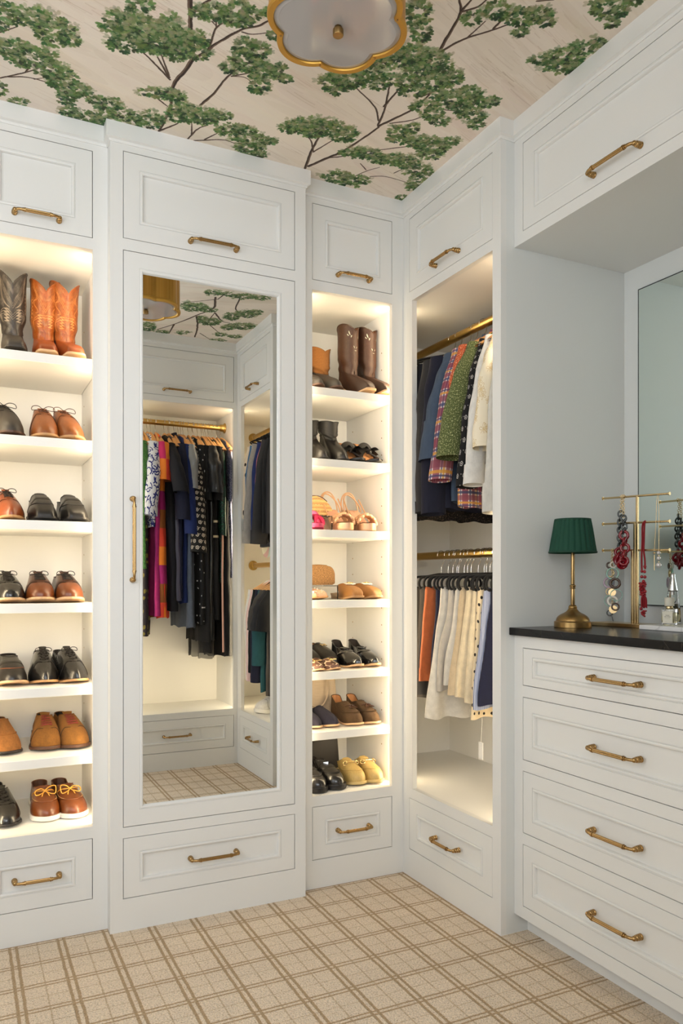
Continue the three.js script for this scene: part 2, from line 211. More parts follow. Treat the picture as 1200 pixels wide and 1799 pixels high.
function handleGeo(L) {                                                  // bar pull: ribbed feet, bent ends, collars and a reeded grip
  if (handleCache[L]) return handleCache[L];
  const a = L / 2 - 0.008, foot = () => lathe([[0, 0], [0.0085, 0], [0.0085, 0.002], [0.0062, 0.0035], [0.0062, 0.005], [0.0082, 0.0065], [0.0082, 0.009], [0.0062, 0.0105], [0.0062, 0.012], [0.0078, 0.0135], [0.0074, 0.017], [0.0045, 0.019], [0, 0.019]], 20).rotateX(Math.PI / 2);
  const parts = [foot().translate(-a, 0, 0), foot().translate(a, 0, 0)];
  for (const s of [-1, 1]) {
    parts.push(tube([[s * a, 0, 0.012], [s * a, 0, 0.021], [s * (a - 0.004), 0, 0.0275], [s * (a - 0.012), 0, 0.031], [s * (a - 0.026), 0, 0.032]], 0.0042, 16, 10));
    parts.push(ball(0.0066, s * a, 0, 0.0225, 12));
    const c = cyl(0.0066, 0.0066, 0.0035, 0, 0, 0, 16).rotateZ(Math.PI / 2), d = cyl(0.0056, 0.0056, 0.003, 0, 0, 0, 16).rotateZ(Math.PI / 2);
    parts.push(c.clone().translate(s * (a - 0.026), 0, 0.032), d.translate(s * (a - 0.0215), 0, 0.032));
  }
  const reed = []; for (let k = 0; k < 40; k++) { const t = k / 40 * Math.PI * 2, r = k % 2 ? 0.0049 : 0.0053; reed.push(new THREE.Vector2(Math.cos(t) * r, Math.sin(t) * r)); }
  parts.push(new THREE.ExtrudeGeometry(new THREE.Shape(reed), { depth: 2 * (a - 0.026), bevelEnabled: false }).rotateY(Math.PI / 2).translate(-(a - 0.026), 0, 0.032));
  return (handleCache[L] = merge(parts));
}
// a door or drawer front set into the face frame, its lower left corner at (x0, y0)
function front(parent, kind, x0, x1, y0, y1, o = {}) {
  const G = 0.0019, w = x1 - x0 - 2 * G, h = y1 - y0 - 2 * G, s = o.stile ?? 0.06, sy = o.rail ?? s, d = new THREE.Group();
  d.name = kind; d.position.set(x0 + G, y0 + G, 0); parent.add(d);
  const outer = [[0, -0.02], [0, -0.0008], [0.0008, 0]];
  if (o.mirror) {
    mesh('frame', framed(w, h, [...outer, ...BEAD(o.stile)], true), M.paint, d);
    mesh('mirror', box(o.stile - 0.004, w - o.stile + 0.004, o.stile - 0.004, h - o.stile + 0.004, -0.014, -0.0085), M.mirror, d);
  } else {
    const g = framed(w, h, [...outer, [s - 0.0126, 0]], true), mo = framed(w, h, BEAD(s), true), pn = framed(w, h, [[s, -0.0085]]);
    if (sy !== s) for (const q of [g, mo, pn]) { const p = q.attributes.position; for (let i = 0; i < p.count; i++) { const y = p.getY(i); const e = y < h / 2 ? y : h - y; if (e > 0.02 * s / 0.06) p.setY(i, y < h / 2 ? e - (s - sy) : h - e + (s - sy)); } q.computeVertexNormals(); }
    mesh('frame', g, M.paint, d); mesh('moulding', mo, M.paint, d); mesh('panel', pn, M.paint, d);
  }
  if (o.handle) {
    const hd = mesh('handle', handleGeo(o.handle), M.brass, d);
    hd.position.set(o.hx !== undefined ? o.hx - d.position.x : w / 2, (o.hy ?? (y0 + y1) / 2) - d.position.y, o.hz ?? 0);
    if (o.upright) hd.rotation.z = Math.PI / 2;
  }
  return d;
}
// vertical light strip behind a stile: channel and glowing lens, and the light it gives
function ledStrip(parent, x, y0, y1, z, side, power = LED_POWER) {
  const t = mesh('light_strip', box(-0.0045, 0.0045, y0, y1, -0.004, 0), M.aluminium, parent), a = side * Math.PI * 0.82;
  t.position.set(x, 0, z); t.rotation.y = a;
  mesh('lens', box(-0.0036, 0.0036, y0 + 0.005, y1 - 0.005, 0, 0.0012), M.led, t);
  const l = new THREE.RectAreaLight(LED_COLOR, power, 0.0072, y1 - y0 - 0.01);
  l.name = 'strip_light'; l.position.set(0, (y0 + y1) / 2, 0.003); l.rotation.y = Math.PI; t.add(l);   // looks along the lens normal
  return t;
}
const Y = { doorT: 2.3635, doorB: 2.0996, openT: 2.0655, openB: 0.3215, drwT: 0.2862, drwB: 0.1022, crown: 2.391 };
const SHELF = [1.746, 1.495, 1.245, 0.996, 0.743, 0.531];
// a built-in unit: x0..x1 wide, opening o0..o1, interior i0..i1 deep to zb (all in its own frame, front at z = 0 looking +z)
function unit(name, label, pos, turn, u) {
  const t = thing(name, label, u.category ?? 'cabinet', pos, turn);
  const [x0, x1] = u.x, [o0, o1] = u.o, holes = u.holes ?? [[o0, o1, Y.doorB, Y.doorT], [o0, o1, u.openB ?? Y.openB, Y.openT], [o0, o1, Y.drwB, Y.drwT]];
  mesh('face_frame', holed(x1 - x0, (u.top ?? Y.crown + 0.02) - (u.bottom ?? 0), holes.map(([a, b, c, d]) => [a - x0, b - x0, c - (u.bottom ?? 0), d - (u.bottom ?? 0)]), 0.02).translate(x0, u.bottom ?? 0, -0.02), M.paint, t);
  return t;
}
function crown(t, pts) {                                                  // flat crown with a small cove under it, along the front and returns (x, z points)
  const prof = [[0, 2.383], [0.003, 2.383], [0.0045, 2.386], [0.0045, 2.3905], [0.0133, 2.3935], [0.0133, H], [0, H]];
  const out = pts.map((p, i) => { const d = []; if (i) d.push([pts[i - 1], p]); if (i < pts.length - 1) d.push([p, pts[i + 1]]); const n = d.map(([a, b]) => { const l = Math.hypot(b[0] - a[0], b[1] - a[1]); return [-(b[1] - a[1]) / l, (b[0] - a[0]) / l]; }); return n.length === 1 ? n[0] : [n[0][0] + n[1][0], n[0][1] + n[1][1]]; });
  const pos = [], uv = [];
  for (let i = 0; i + 1 < pts.length; i++) for (let k = 0; k + 1 < prof.length; k++) {
    const P = (j, m) => [pts[j][0] + out[j][0] * prof[m][0], prof[m][1], pts[j][1] + out[j][1] * prof[m][0]];
    const a = P(i, k), b = P(i + 1, k), c = P(i + 1, k + 1), d = P(i, k + 1); for (const q of [a, b, c, a, c, d]) { pos.push(...q); uv.push(q[0] + q[2], q[1]); }
  }
  const g = new THREE.BufferGeometry(); g.setAttribute('position', new THREE.Float32BufferAttribute(pos, 3)); g.setAttribute('uv', new THREE.Float32BufferAttribute(uv, 2)); g.computeVertexNormals();
  return mesh('crown_moulding', g, M.paint, t);
}
function carcass(t, i0, i1, zb, o = {}) {
  const m = o.mat ?? M.inside, yb = o.yb ?? Y.openB, yt = Y.openT;
  mesh('back_panel', box(i0 - 0.012, i1 + 0.012, 0.01, H - 0.01, zb - 0.014, zb), m, t);
  mesh('side_panel', box(i0 - 0.012, i0, 0.01, H - 0.01, zb, -0.02), m, t);
  mesh('side_panel', box(i1, i1 + 0.012, 0.01, H - 0.01, zb, -0.02), m, t);
  mesh('cabinet_floor', box(i0, i1, yb - 0.02, yb, zb, -0.0199), m, t);
  mesh('cabinet_ceiling', box(i0, i1, yt, yt + 0.02, zb, -0.0199), m, t);
}
function shelves(t, i0, i1, zb) {
  for (const y of SHELF) mesh('shelf', rbox(i0 + 0.001, i1 - 0.001, y - 0.028, y, zb + 0.002, -0.045, 0.0015), M.inside, t);
  const pins = []; for (const x of [i0, i1]) for (const z of [-0.36, -0.12]) for (let y = 0.45; y < 1.95; y += 0.064) pins.push(cyl(0.0024, 0.0024, 0.0012, 0, 0, 0, 8).rotateZ(Math.PI / 2).translate(x + (x === i0 ? 0.0002 : -0.0002), y, z));
  const h = mesh('pin_hole', pins, M.brassDark, t); h.userData.kind = 'stuff';
}
function rodBar(t, x0, x1, y, z, r = 0.0155) {
  const g = mesh('hanging_rod', cyl(r, r, x1 - x0, 0, 0, 0, 28).rotateZ(Math.PI / 2).translate((x0 + x1) / 2, y, z), M.brassRod, t);
  for (const x of [x0, x1]) mesh('rod_socket', lathe([[0, 0], [0.031, 0], [0.031, 0.004], [0.024, 0.007], [0.0215, 0.012], [0.0205, 0.03], [r, 0.03]], 28).rotateZ(x === x0 ? -Math.PI / 2 : Math.PI / 2).translate(x, y, z), M.brassRod, g);
}
const drawerAndDoor = (t, o0, o1, L, st = 0.055) => { front(t, 'door', o0, o1, Y.doorB, Y.doorT, { handle: L, hy: 2.1315, stile: st + 0.005 }); front(t, 'drawer', o0, o1, Y.drwB, Y.drwT, { handle: L, stile: st + 0.005, rail: 0.058 }); };

// back wall: shelves, mirrored cabinet, shelves
const towerA = unit('shelving_unit', 'tall white open shelving unit holding boots and lace-up shoes beside the mirrored cabinet', [-1.4494, 0, 0], 0, { x: [0, 0.4054], o: [0.0465, 0.3619], category: 'shelving' });
drawerAndDoor(towerA, 0.0465, 0.3619, 0.138); carcass(towerA, 0.0225, 0.3859, -0.416); shelves(towerA, 0.0225, 0.3859, -0.416); crown(towerA, [[0, 0], [0.4054, 0]]);
ledStrip(towerA, 0.3765, Y.openB, Y.openT, -0.0355, -1); ledStrip(towerA, 0.0320, Y.openB, Y.openT, -0.0355, 1);
const towerB = unit('shelving_unit', 'narrow white open shelving unit in the corner, with sandals, loafers and handbags on it', [0, 0, 0], 0, { x: [-0.405, 0], o: [-0.3619, -0.0460], category: 'shelving' });
drawerAndDoor(towerB, -0.3619, -0.0460, 0.138); carcass(towerB, -0.3859, -0.022, -0.416); shelves(towerB, -0.3859, -0.022, -0.416); crown(towerB, [[-0.405, 0], [0, 0]]);
ledStrip(towerB, -0.0262, Y.openB, Y.openT, -0.0305, -1); ledStrip(towerB, -0.3765, Y.openB, Y.openT, -0.0355, 1);
const glassCab = unit('cabinet', 'white cabinet with a tall full-length mirror in its door, between two shelving units', [-0.7247, 0, 0.043], 0, { x: [-0.3193, 0.3193], o: [-0.2813, 0.2808], holes: [[-0.2813, 0.2808, Y.doorB, Y.doorT], [-0.2813, 0.2808, 0.3182, 2.0650], [-0.2813, 0.2808, Y.drwB, Y.drwT]] });
front(glassCab, 'door', -0.2813, 0.2808, Y.doorB, Y.doorT, { handle: 0.165, hy: 2.1285 }); front(glassCab, 'drawer', -0.2813, 0.2808, Y.drwB, Y.drwT, { handle: 0.165, rail: 0.056 });
front(glassCab, 'door', -0.2813, 0.2808, 0.3182, 2.0650, { mirror: true, stile: 0.059, handle: 0.262, hx: -0.2538, hy: 1.19, upright: true });
crown(glassCab, [[-0.3193, -0.043], [-0.3193, 0], [0.3193, 0], [0.3193, -0.043]]);
mesh('side_panel', box(-0.3193, -0.3, 0, 2.411, -0.46, -0.02), M.paint, glassCab); mesh('side_panel', box(0.3, 0.3193, 0, 2.411, -0.46, -0.02), M.paint, glassCab); mesh('back_panel', box(-0.3, 0.3, 0, 2.411, -0.46, -0.45), M.inside, glassCab);
mesh('backing', box(-0.3, 0.3, 0.01, 2.4, -0.06, -0.045), M.gap, glassCab);

// right wall: wardrobe, upper cabinet over the dresser, wardrobe (their local x runs along +z of the room, their front looks to -x)
function wardrobe(label, pos, turn, o, i0, i1, zb, cr) {
  const t = unit('wardrobe', label, pos, turn, { x: o.x, o: o.o, category: 'wardrobe', holes: [[o.d[0], o.d[1], Y.doorB, Y.doorT], [o.o[0], o.o[1], Y.openB, Y.openT], [o.d[0], o.d[1], Y.drwB, Y.drwT]] });
  drawerAndDoor(t, o.d[0], o.d[1], o.L ?? 0.15); carcass(t, i0, i1, zb); crown(t, cr); return t;
}
const wardB = wardrobe('white open wardrobe with two brass rods of clothes, in the corner beside the dresser', [0, 0, 0], -Math.PI / 2, { x: [0, 0.569], d: [0.0438, 0.5288], o: [0.063, 0.529] }, -0.416, 0.549, -0.485, [[0, 0], [0.569, 0], [0.569, -0.06]]);
mesh('end_panel', box(0.5495, 0.569, 0, 2.411, -0.4995, -0.02), M.wall, wardB);
rodBar(wardB, -0.416, 0.549, 1.992, -0.25); rodBar(wardB, -0.416, 0.549, 1.164, -0.25);
ledStrip(wardB, 0.5385, Y.openB, Y.openT, -0.029, -1, 62); ledStrip(wardB, -0.055, Y.openB, Y.openT, -0.030, 1, 62);
const wardB2 = wardrobe('white open wardrobe of tops and T-shirts, seen only in the door mirror', [0, 0, 1.95], -Math.PI / 2, { x: [-0.569, 0], d: [-0.5288, -0.0438], o: [-0.529, -0.063] }, -0.549, 0.43, -0.485, [[-0.569, -0.06], [-0.569, 0], [0, 0]]);
mesh('end_panel', box(-0.569, -0.5495, 0, 2.411, -0.4995, -0.02), M.paint, wardB2);
rodBar(wardB2, -0.549, 0.43, 1.985, -0.25); rodBar(wardB2, -0.549, 0.43, 1.163, -0.25);
ledStrip(wardB2, -0.5385, Y.openB, Y.openT, -0.029, 1, 75); ledStrip(wardB2, 0.055, Y.openB, Y.openT, -0.030, -1, 75);
// opposite the mirror: wardrobe of dresses (local x runs along -x of the room, front looks to -z)
const wardC = wardrobe('white open wardrobe full of long dresses, reflected in the tall door mirror', [0, 0, 1.95], Math.PI, { x: [0, 0.72], d: [0.022, 0.69], o: [0.025, 0.69], L: 0.165 }, 0.004, 0.706, -0.40, [[0, 0], [0.72, 0], [0.72, -0.3]]);
mesh('end_panel', box(0.7065, 0.72, 0, 2.411, -0.449, -0.02), M.paint, wardC);
rodBar(wardC, 0.004, 0.706, 1.992, -0.23);
ledStrip(wardC, 0.699, Y.openB, Y.openT, -0.029, -1, 82); ledStrip(wardC, 0.0095, Y.openB, Y.openT, -0.0255, 1, 82);

const U0 = 0.5695, U1 = 1.3805, D0 = 0.6085, D1 = 1.3415;
const upper = thing('wall_cabinet', 'wide white upper cabinet with a brass handle, hanging above the dresser', 'cabinet', [0.05, 0, 0], -Math.PI / 2);
mesh('face_frame', holed(U1 - U0, 2.411 - 2.067, [[D0 - U0, D1 - U0, 2.1005 - 2.067, 2.3625 - 2.067]], 0.021).translate(U0, 2.067, -0.021), M.paint, upper);
front(upper, 'door', D0, D1, 2.1005, 2.3625, { handle: 0.172, hy: 2.131, stile: 0.06 });
mesh('cabinet_floor', box(U0, U1, 2.0685, 2.084, -0.4499, -0.021), M.paint, upper); mesh('cabinet_box', box(U0 + 0.002, U1 - 0.002, 2.09, 2.42, -0.4499, -0.03), M.inside, upper);
crown(upper, [[U0, 0], [U1, 0]]);
const dresser = thing('dresser', 'white four-drawer built-in dresser with brass handles under the black counter', 'dresser', [0.05, 0, 0], -Math.PI / 2);
const DR = [[0.754, 0.866, 0.0355], [0.5335, 0.7205, 0.052], [0.317, 0.5015, 0.052], [0.0995, 0.2845, 0.0525]];
mesh('face_frame', holed(U1 - U0, 0.9015 - 0.0635, DR.map(([a, b]) => [D0 - U0, D1 - U0, a - 0.0635, b - 0.0635]), 0.02).translate(U0, 0.0635, -0.02), M.paint, dresser);
for (const [a, b, r] of DR) front(dresser, 'drawer', D0, D1, a, b, { handle: 0.172, stile: 0.0525, rail: r });
mesh('drawer_box', box(U0 + 0.003, U1 - 0.003, 0.0635, 0.9, -0.4499, -0.0215), M.gap, dresser); mesh('toe_kick', box(U0, U1, 0.004, 0.0634, -0.4499, -0.05), M.paint, dresser);
mesh('blind_panel', box(-0.428, 0, 0.01, 2.41, -0.02, -0.001), M.inside, wardB); mesh('blind_panel', box(0, 0.442, 0.01, 2.41, -0.02, -0.001), M.inside, wardB2);

// ---------------------------------------------------------------- leather, suede and their like
const grain = noiseMap(256, (u, v) => 0.86 + 0.10 * noise.noise(u * 18, v * 18, 1) + 0.07 * noise.noise(u * 60, v * 60, 2)); grain.repeat.set(4, 4);
const grainBump = noiseMap(256, (u, v) => 0.5 + 0.3 * noise.noise(u * 50, v * 50, 4) + 0.3 * noise.noise(u * 14, v * 26, 5)); grainBump.repeat.set(9, 9);
const nap = noiseMap(256, (u, v) => 0.80 + 0.16 * noise.noise(u * 10, v * 10, 1) + 0.14 * noise.noise(u * 30, v * 30, 2) + 0.10 * noise.noise(u * 110, v * 110, 3)); nap.repeat.set(4, 4);
const leather = (c, r = 0.38, o = {}) => phys(c, r, { map: grain, bumpMap: grainBump, bumpScale: 0.00022, ...DS, ...o });
const suede = (c, o = {}) => phys(c, 0.95, { map: nap, bumpMap: nap, bumpScale: 0.0012, sheen: 0.5, sheenRoughness: 0.5, sheenColor: Array.isArray(c) ? lin(...c) : new THREE.Color(c), ...DS, ...o });
const K = {
  black: leather(0x1d1a18, 0.34), blackShine: leather(0x181615, 0.22, { clearcoat: 0.5, clearcoatRoughness: 0.2 }), patent: phys(0x0c0c0c, 0.12, { clearcoat: 1, clearcoatRoughness: 0.05, bumpMap: grainBump, bumpScale: 0.00025, ...DS }),
  blackWorn: leather(0x35302b, 0.5), tan: leather(0x8a4d20, 0.36), tanDark: leather(0x8a4a20, 0.36), cognac: leather(0x8a4014, 0.30, { clearcoat: 0.3, clearcoatRoughness: 0.3 }), orange: leather(0x8e400f, 0.42), brown: leather(0x4c2611, 0.32, { clearcoat: 0.3, clearcoatRoughness: 0.3 }),
  rust: leather(0x743a12, 0.33, { clearcoat: 0.25, clearcoatRoughness: 0.3 }), suedeTan: suede(0x94602c), suedeOchre: suede(0x83551c), suedeBrown: suede(0x5a4228), suedeNavy: suede(0x2a2736), western: leather(0x3f2618, 0.5),
  liningDark: std(0x241c16, 0.8, DS), liningTan: std(0xb9814f, 0.7, DS), liningNut: std(0x8a5a34, 0.7, DS), sole: std(0x1b1715, 0.5), soleTan: std(0xb58a5c, 0.55), solePale: std(0xd2ab80, 0.6), soleBrown: std(0x4a2d1b, 0.5), rubberWhite: std(0xe9e4da, 0.55),
  lace: std(0x1a1614, 0.8), laceBrown: std(0x4b2a18, 0.8), laceRed: std(0x7d2a26, 0.8), laceYellow: std(0xd89b3f, 0.7), stitch: std(0xcfa66e, 0.8), gold: std([0.83, 0.62, 0.30], 0.25, { metalness: 1 }), rose: phys(0xe0b48e, 0.28, { metalness: 0.75, bumpMap: grainBump, bumpScale: 0.0003, ...DS }),
  mule: leather(0xa8733a, 0.42), straw: leather(0xc6a864, 0.45), creamTan: leather(0xd9bd7c, 0.42), pink: std(0xd2446e, 0.6, DS), blush: leather(0xd7a283, 0.5),
};
// ---------------------------------------------------------------- the shoe maker: local z runs from heel to toe, y up, + x the outer side
const LASTS = {
  round: [[-0.03, 1], [0.46, 0.968], [0.86, 0.882], [1, 0.76], [0.93, 0.6], [0.76, 0.42], [0.68, 0.25], [0.63, 0.1], [0, 0], [-0.61, 0.1], [-0.64, 0.25], [-0.62, 0.42], [-0.74, 0.6], [-0.94, 0.76], [-0.87, 0.882], [-0.5, 0.968]],
  almond: [[-0.06, 1], [0.34, 0.955], [0.74, 0.86], [1, 0.73], [0.95, 0.58], [0.76, 0.42], [0.68, 0.25], [0.63, 0.1], [0, 0], [-0.61, 0.1], [-0.64, 0.25], [-0.62, 0.42], [-0.74, 0.58], [-0.95, 0.73], [-0.78, 0.86], [-0.42, 0.955]],
  square: [[-0.02, 0.985], [0.5, 0.978], [0.72, 0.90], [0.96, 0.75], [0.93, 0.58], [0.76, 0.42], [0.68, 0.25], [0.63, 0.1], [0, 0], [-0.61, 0.1], [-0.64, 0.25], [-0.62, 0.42], [-0.74, 0.58], [-0.92, 0.75], [-0.72, 0.90], [-0.52, 0.978]],
  point: [[-0.08, 1], [0.2, 0.95], [0.6, 0.84], [0.98, 0.70], [0.95, 0.56], [0.76, 0.42], [0.68, 0.25], [0.63, 0.1], [0, 0], [-0.61, 0.1], [-0.64, 0.25], [-0.62, 0.42], [-0.74, 0.56], [-0.95, 0.70], [-0.68, 0.84], [-0.3, 0.95]],
};
function last(o) {
  const { L, W } = o, side = o.side ?? 1, c = new THREE.CatmullRomCurve3(LASTS[o.toe ?? 'round'].map(([x, z]) => V3(x * W / 2 * side, 0, z * L)), true);
  const wrap = (t) => t - Math.floor(t), out = (t) => c.getPoint(side > 0 ? wrap(t) : wrap(-t)), sole = o.sole ?? 0.006;
  const outN = (t, d) => { const a = out(t - 0.004), b = out(t + 0.004), p = out(t), l = Math.hypot(b.x - a.x, b.z - a.z); return V3(p.x + (b.z - a.z) / l * -d, 0, p.z + (b.x - a.x) / l * d); };   // + d outward (t runs from toe to the + x side)
  const base = (z) => { const p = z / L; return sole + (o.hh ?? 0) * (1 - smooth(p, o.arch0 ?? 0.2, o.arch1 ?? 0.58)) + (o.spring ?? 0.006) * Math.pow(smooth(p, 0.68, 1.02), 1.3); };
  const top = (t) => { const q = out(t), p = q.z / L, zr = o.zr ?? 0.035, y = p < 0.5 ? lerp(o.hHeel, o.hSide, smooth(p, 0, 0.5)) : lerp(o.hSide, o.hFront, smooth(p, 0.42, 1)); return V3(q.x * (o.shafted ? o.open : lerp(o.heelOpen ?? (o.lacing ? 0.6 : 0.78), o.open ?? 0.52, smooth(p, 0.12, 0.8))), y + base(L * (zr + (o.throat - zr) * p) * 1), L * (zr + (o.throat - zr) * p)); };
  const S = (t, v) => {
    const q = outN(t, -0.0015), y0 = base(q.z), P1 = top(t), tn = smooth(Math.cos(t * Math.PI * 2), 0.1, 0.95), dy = P1.y - y0, u = outN(t, 1).sub(out(t));
    const Ax = q.x + u.x * (o.bulge ?? 0.003), Az = q.z + u.z * (o.bulge ?? 0.003), Ay = y0 + lerp(dy * 0.42, o.toeH, tn);
    const bh = lerp(0.3, 0.52, tn), bv = dy * lerp(0.5, o.vamp ?? 0.26, tn), Bx = lerp(P1.x, q.x, bh), Bz = lerp(P1.z, q.z, bh), By = P1.y - bv;
    const a = (1 - v) ** 3, b = 3 * v * (1 - v) ** 2, d = 3 * v * v * (1 - v), e = v ** 3;
    return V3(a * q.x + b * Ax + d * Bx + e * P1.x, a * y0 + b * Ay + d * By + e * P1.y, a * q.z + b * Az + d * Bz + e * P1.z);
  };
  const N = (t, v) => { const h = 0.006, w = v > 0.5 ? -0.02 : 0.02, p = S(t, v), a = S(t + h, v).sub(S(t - h, v)), b = S(t, v + w).sub(p).multiplyScalar(Math.sign(w)), n = a.cross(b).normalize(), q = out(t); if (n.dot(V3(q.x, 0.02, q.z - L * 0.4)) + n.y * 0.03 < 0) n.negate(); return n; };
  const at = (t, v, off = 0) => S(t, v).addScaledVector(N(t, v), off);
  return { ...o, out, outN, base, top, S, N, at, sole };
}
// a raised piece that follows the upper: t and v as functions of (a, b)
const overlay = (k, f, off, nu = 16, nv = 8) => sheet(nu, nv, (a, b) => { const [t, v] = f(a, b), e = smooth(Math.min(a, 1 - a) * nu, 0, 1) * smooth(Math.min(b, 1 - b) * nv, 0, 1), p = k.at(t, clamp(v, 0, 1), off * (0.05 + e * 0.95)); return [p.x, p.y, p.z]; }, (a, b) => [a * 0.12, b * 0.08]);
const along = (k, f, n, off, r, m = 6) => { const p = []; for (let i = 0; i <= n; i++) { const [t, v] = f(i / n); p.push(k.at(t, v, off)); } return tube(p, r, n * 2, m); };
const XYZ = (p) => [p.x, p.y, p.z];
function shoe(parent, o) {
  const k = last({ L: 0.28, W: 0.092, hh: 0.02, spring: 0.008, throat: 0.5, hHeel: 0.055, hSide: 0.046, hFront: 0.082, toeH: 0.036, ...o }), up = o.up, span = o.span ?? 0.5, nT = 60;
  // upper
  if (!o.bare) {
  const parts = [sheet(nT, 14, (a, b) => XYZ(k.S((a - 0.5) * 2 * span, b)), (a, b) => [a * 0.6, b * 0.13], span === 0.5)];
  const rim = []; for (let i = 0; i <= 40; i++) rim.push(k.at((i / 40 - 0.5) * 2 * span, 1)); if (span === 0.5) rim.pop();
  parts.push(tube(rim, o.rim ?? 0.0016, 80, 6, span === 0.5));
  mesh('upper', parts, up, parent);
  }
  // lining and insole
  const inn = (t) => { const q = k.outN(t, -0.007); q.z = q.z * 0.93 + k.L * 0.02; q.y = k.base(q.z) + 0.004; return q; };
  const lp = o.bare || o.shafted ? [] : [sheet(nT, 5, (a, b) => { const t = (a - 0.5) * 2 * span, p = k.S(t, 1), q = inn(t), e = Math.pow(b, 0.8); return [lerp(p.x * 0.985, q.x, e), lerp(p.y, q.y, b), lerp(p.z, q.z, e)]; })];
  if (!o.shafted) mesh('lining', [...lp, sheet(nT, 3, (a, b) => { const q = k.outN(a - 0.5, -0.004), z = lerp(q.z, k.L * 0.42, b); return [q.x * (1 - b), k.base(z) + 0.0035, z]; })], o.lining ?? K.liningDark, parent);
  // sole with welt, heel
  const prof = [[-0.004, 0.0012], [o.welt ?? 0.0028, 0.0008], [(o.welt ?? 0.0028) + 0.0006, -0.0006], [(o.welt ?? 0.0028) + 0.0004, -k.sole * 0.8], [(o.welt ?? 0.0028) - 0.001, -k.sole], [-0.012, -k.sole]];
  const ring = ([d, y]) => (a) => { const q = k.outN(a, d); return [q.x, k.base(q.z) + y, q.z]; };
  const sg = []; for (let i = 0; i + 1 < prof.length; i++) { const A = ring(prof[i]), B = ring(prof[i + 1]); sg.push(sheet(nT, 1, (a, b) => (b ? B(a) : A(a)))); }
  sg.push(sheet(nT, 2, (a, b) => { const q = k.outN(a, -0.012), z = lerp(q.z, k.L * 0.45, b); return [q.x * (1 - b), k.base(z) - k.sole, z]; }));
  mesh('sole', sg, o.soleMat ?? K.sole, parent);
  const hh = o.hh ?? 0.02;
  if (hh > 0.004 && !o.wedge) {
    const lo = [], hi = []; for (let i = 0; i <= 24; i++) { const t = 0.5 + (i / 24 - 0.5) * 0.33, q = k.outN(t, 0.002), r = k.outN(t, o.taper ? -o.taper : 0); r.z = r.z * 1 + (o.taper ? k.L * 0.02 : 0); hi.push(q); lo.push(r); }
    const at = (i, b) => { const n = 25, A = hi[i % n], B = lo[i % n]; return [lerp(B.x, A.x, b), b ? k.base(A.z) - k.sole * 0.5 : 0, lerp(B.z, A.z, b)]; };
    mesh('heel', [sheet(25, 1, (a, b) => at(Math.round(a * 25), b)), sheet(25, 1, (a, b) => { const q = at(Math.round(a * 25), 0); return b ? [0, 0, k.L * 0.1] : q; })], o.heelMat ?? o.soleMat ?? K.sole, parent);
  }
  const s = (f) => f;
  if (o.cap) mesh('toe_cap', overlay(k, (a, b) => { const t = (a - 0.5) * 0.34; return [t, b * lerp(0.46, 0.56, 1 - Math.abs(a - 0.5) * 2) * (Math.abs(t) > 0.12 ? smooth(0.172 - Math.abs(t), 0, 0.05) : 1)]; }, 0.0013, 20, 8), o.capMat ?? up, parent);
  if (o.lacing) {
    const n = o.lacing, low = o.low ?? 0.56, g = 0.052;
    for (const e of [-1, 1]) mesh('quarter', overlay(k, (a, b) => { const t = e * lerp(g * 0.72, 0.44, a), lo = a < 0.12 ? low : low * (1 - smooth(a, 0.1, 0.5)); return [t, lerp(lo, 1, b)]; }, 0.0021, 24, 8), o.quarterMat ?? up, parent);
    mesh('seam', [-1, 1].map((e) => along(k, (a) => { const A = a * 0.5; return [e * lerp(g * 0.72, 0.44, A), A < 0.12 ? low : low * (1 - smooth(A, 0.1, 0.5))]; }, 18, 0.0012, 0.0007)), o.seamMat ?? K.lace, parent);
    mesh('tongue', sheet(10, 10, (a, b) => { const w = (a - 0.5) * 2, t = w * 0.062, e = 0.72 + (o.tongueUp ?? 0.016) * 0; if (b < 0.6) return XYZ(k.at(t, lerp(low, 1, b / 0.6), 0.0006)); const q = (b - 0.6) / 0.4, p = k.at(t, 1, 0.0006), c = k.at(0, 1, 0), d = k.S(0, 1).sub(k.S(0, 0.9)).normalize(), len = (o.tongueUp ?? 0.018) * (1 - 0.35 * w * w); return [lerp(p.x, c.x + (p.x - c.x) * 1.35, q), p.y + d.y * len * q + 0.006 * q * q * e, p.z + d.z * len * q]; }), o.tongueMat ?? up, parent);
    const lg = [];
    for (let i = 0; i < n; i++) { const v = lerp(low + 0.08, 0.965, n > 1 ? i / (n - 1) : 0.9), v2 = Math.min(0.985, v + (i % 2 ? 0.02 : 0.04)), A = k.at(-g * 1.15, v, 0.003), B = k.at(g * 1.15, v2, 0.003), C = k.at(0, (v + v2) / 2, 0.0042); lg.push(tube([A, C, B], 0.0013, 8, 5)); if (i) { const v0 = lerp(low + 0.08, 0.965, (i - 1) / (n - 1)); lg.push(tube([k.at(g * 1.15, v0, 0.0026), k.at(0, (v + v0) / 2, 0.0036), k.at(-g * 1.15, v, 0.0026)], 0.0012, 8, 5)); } }
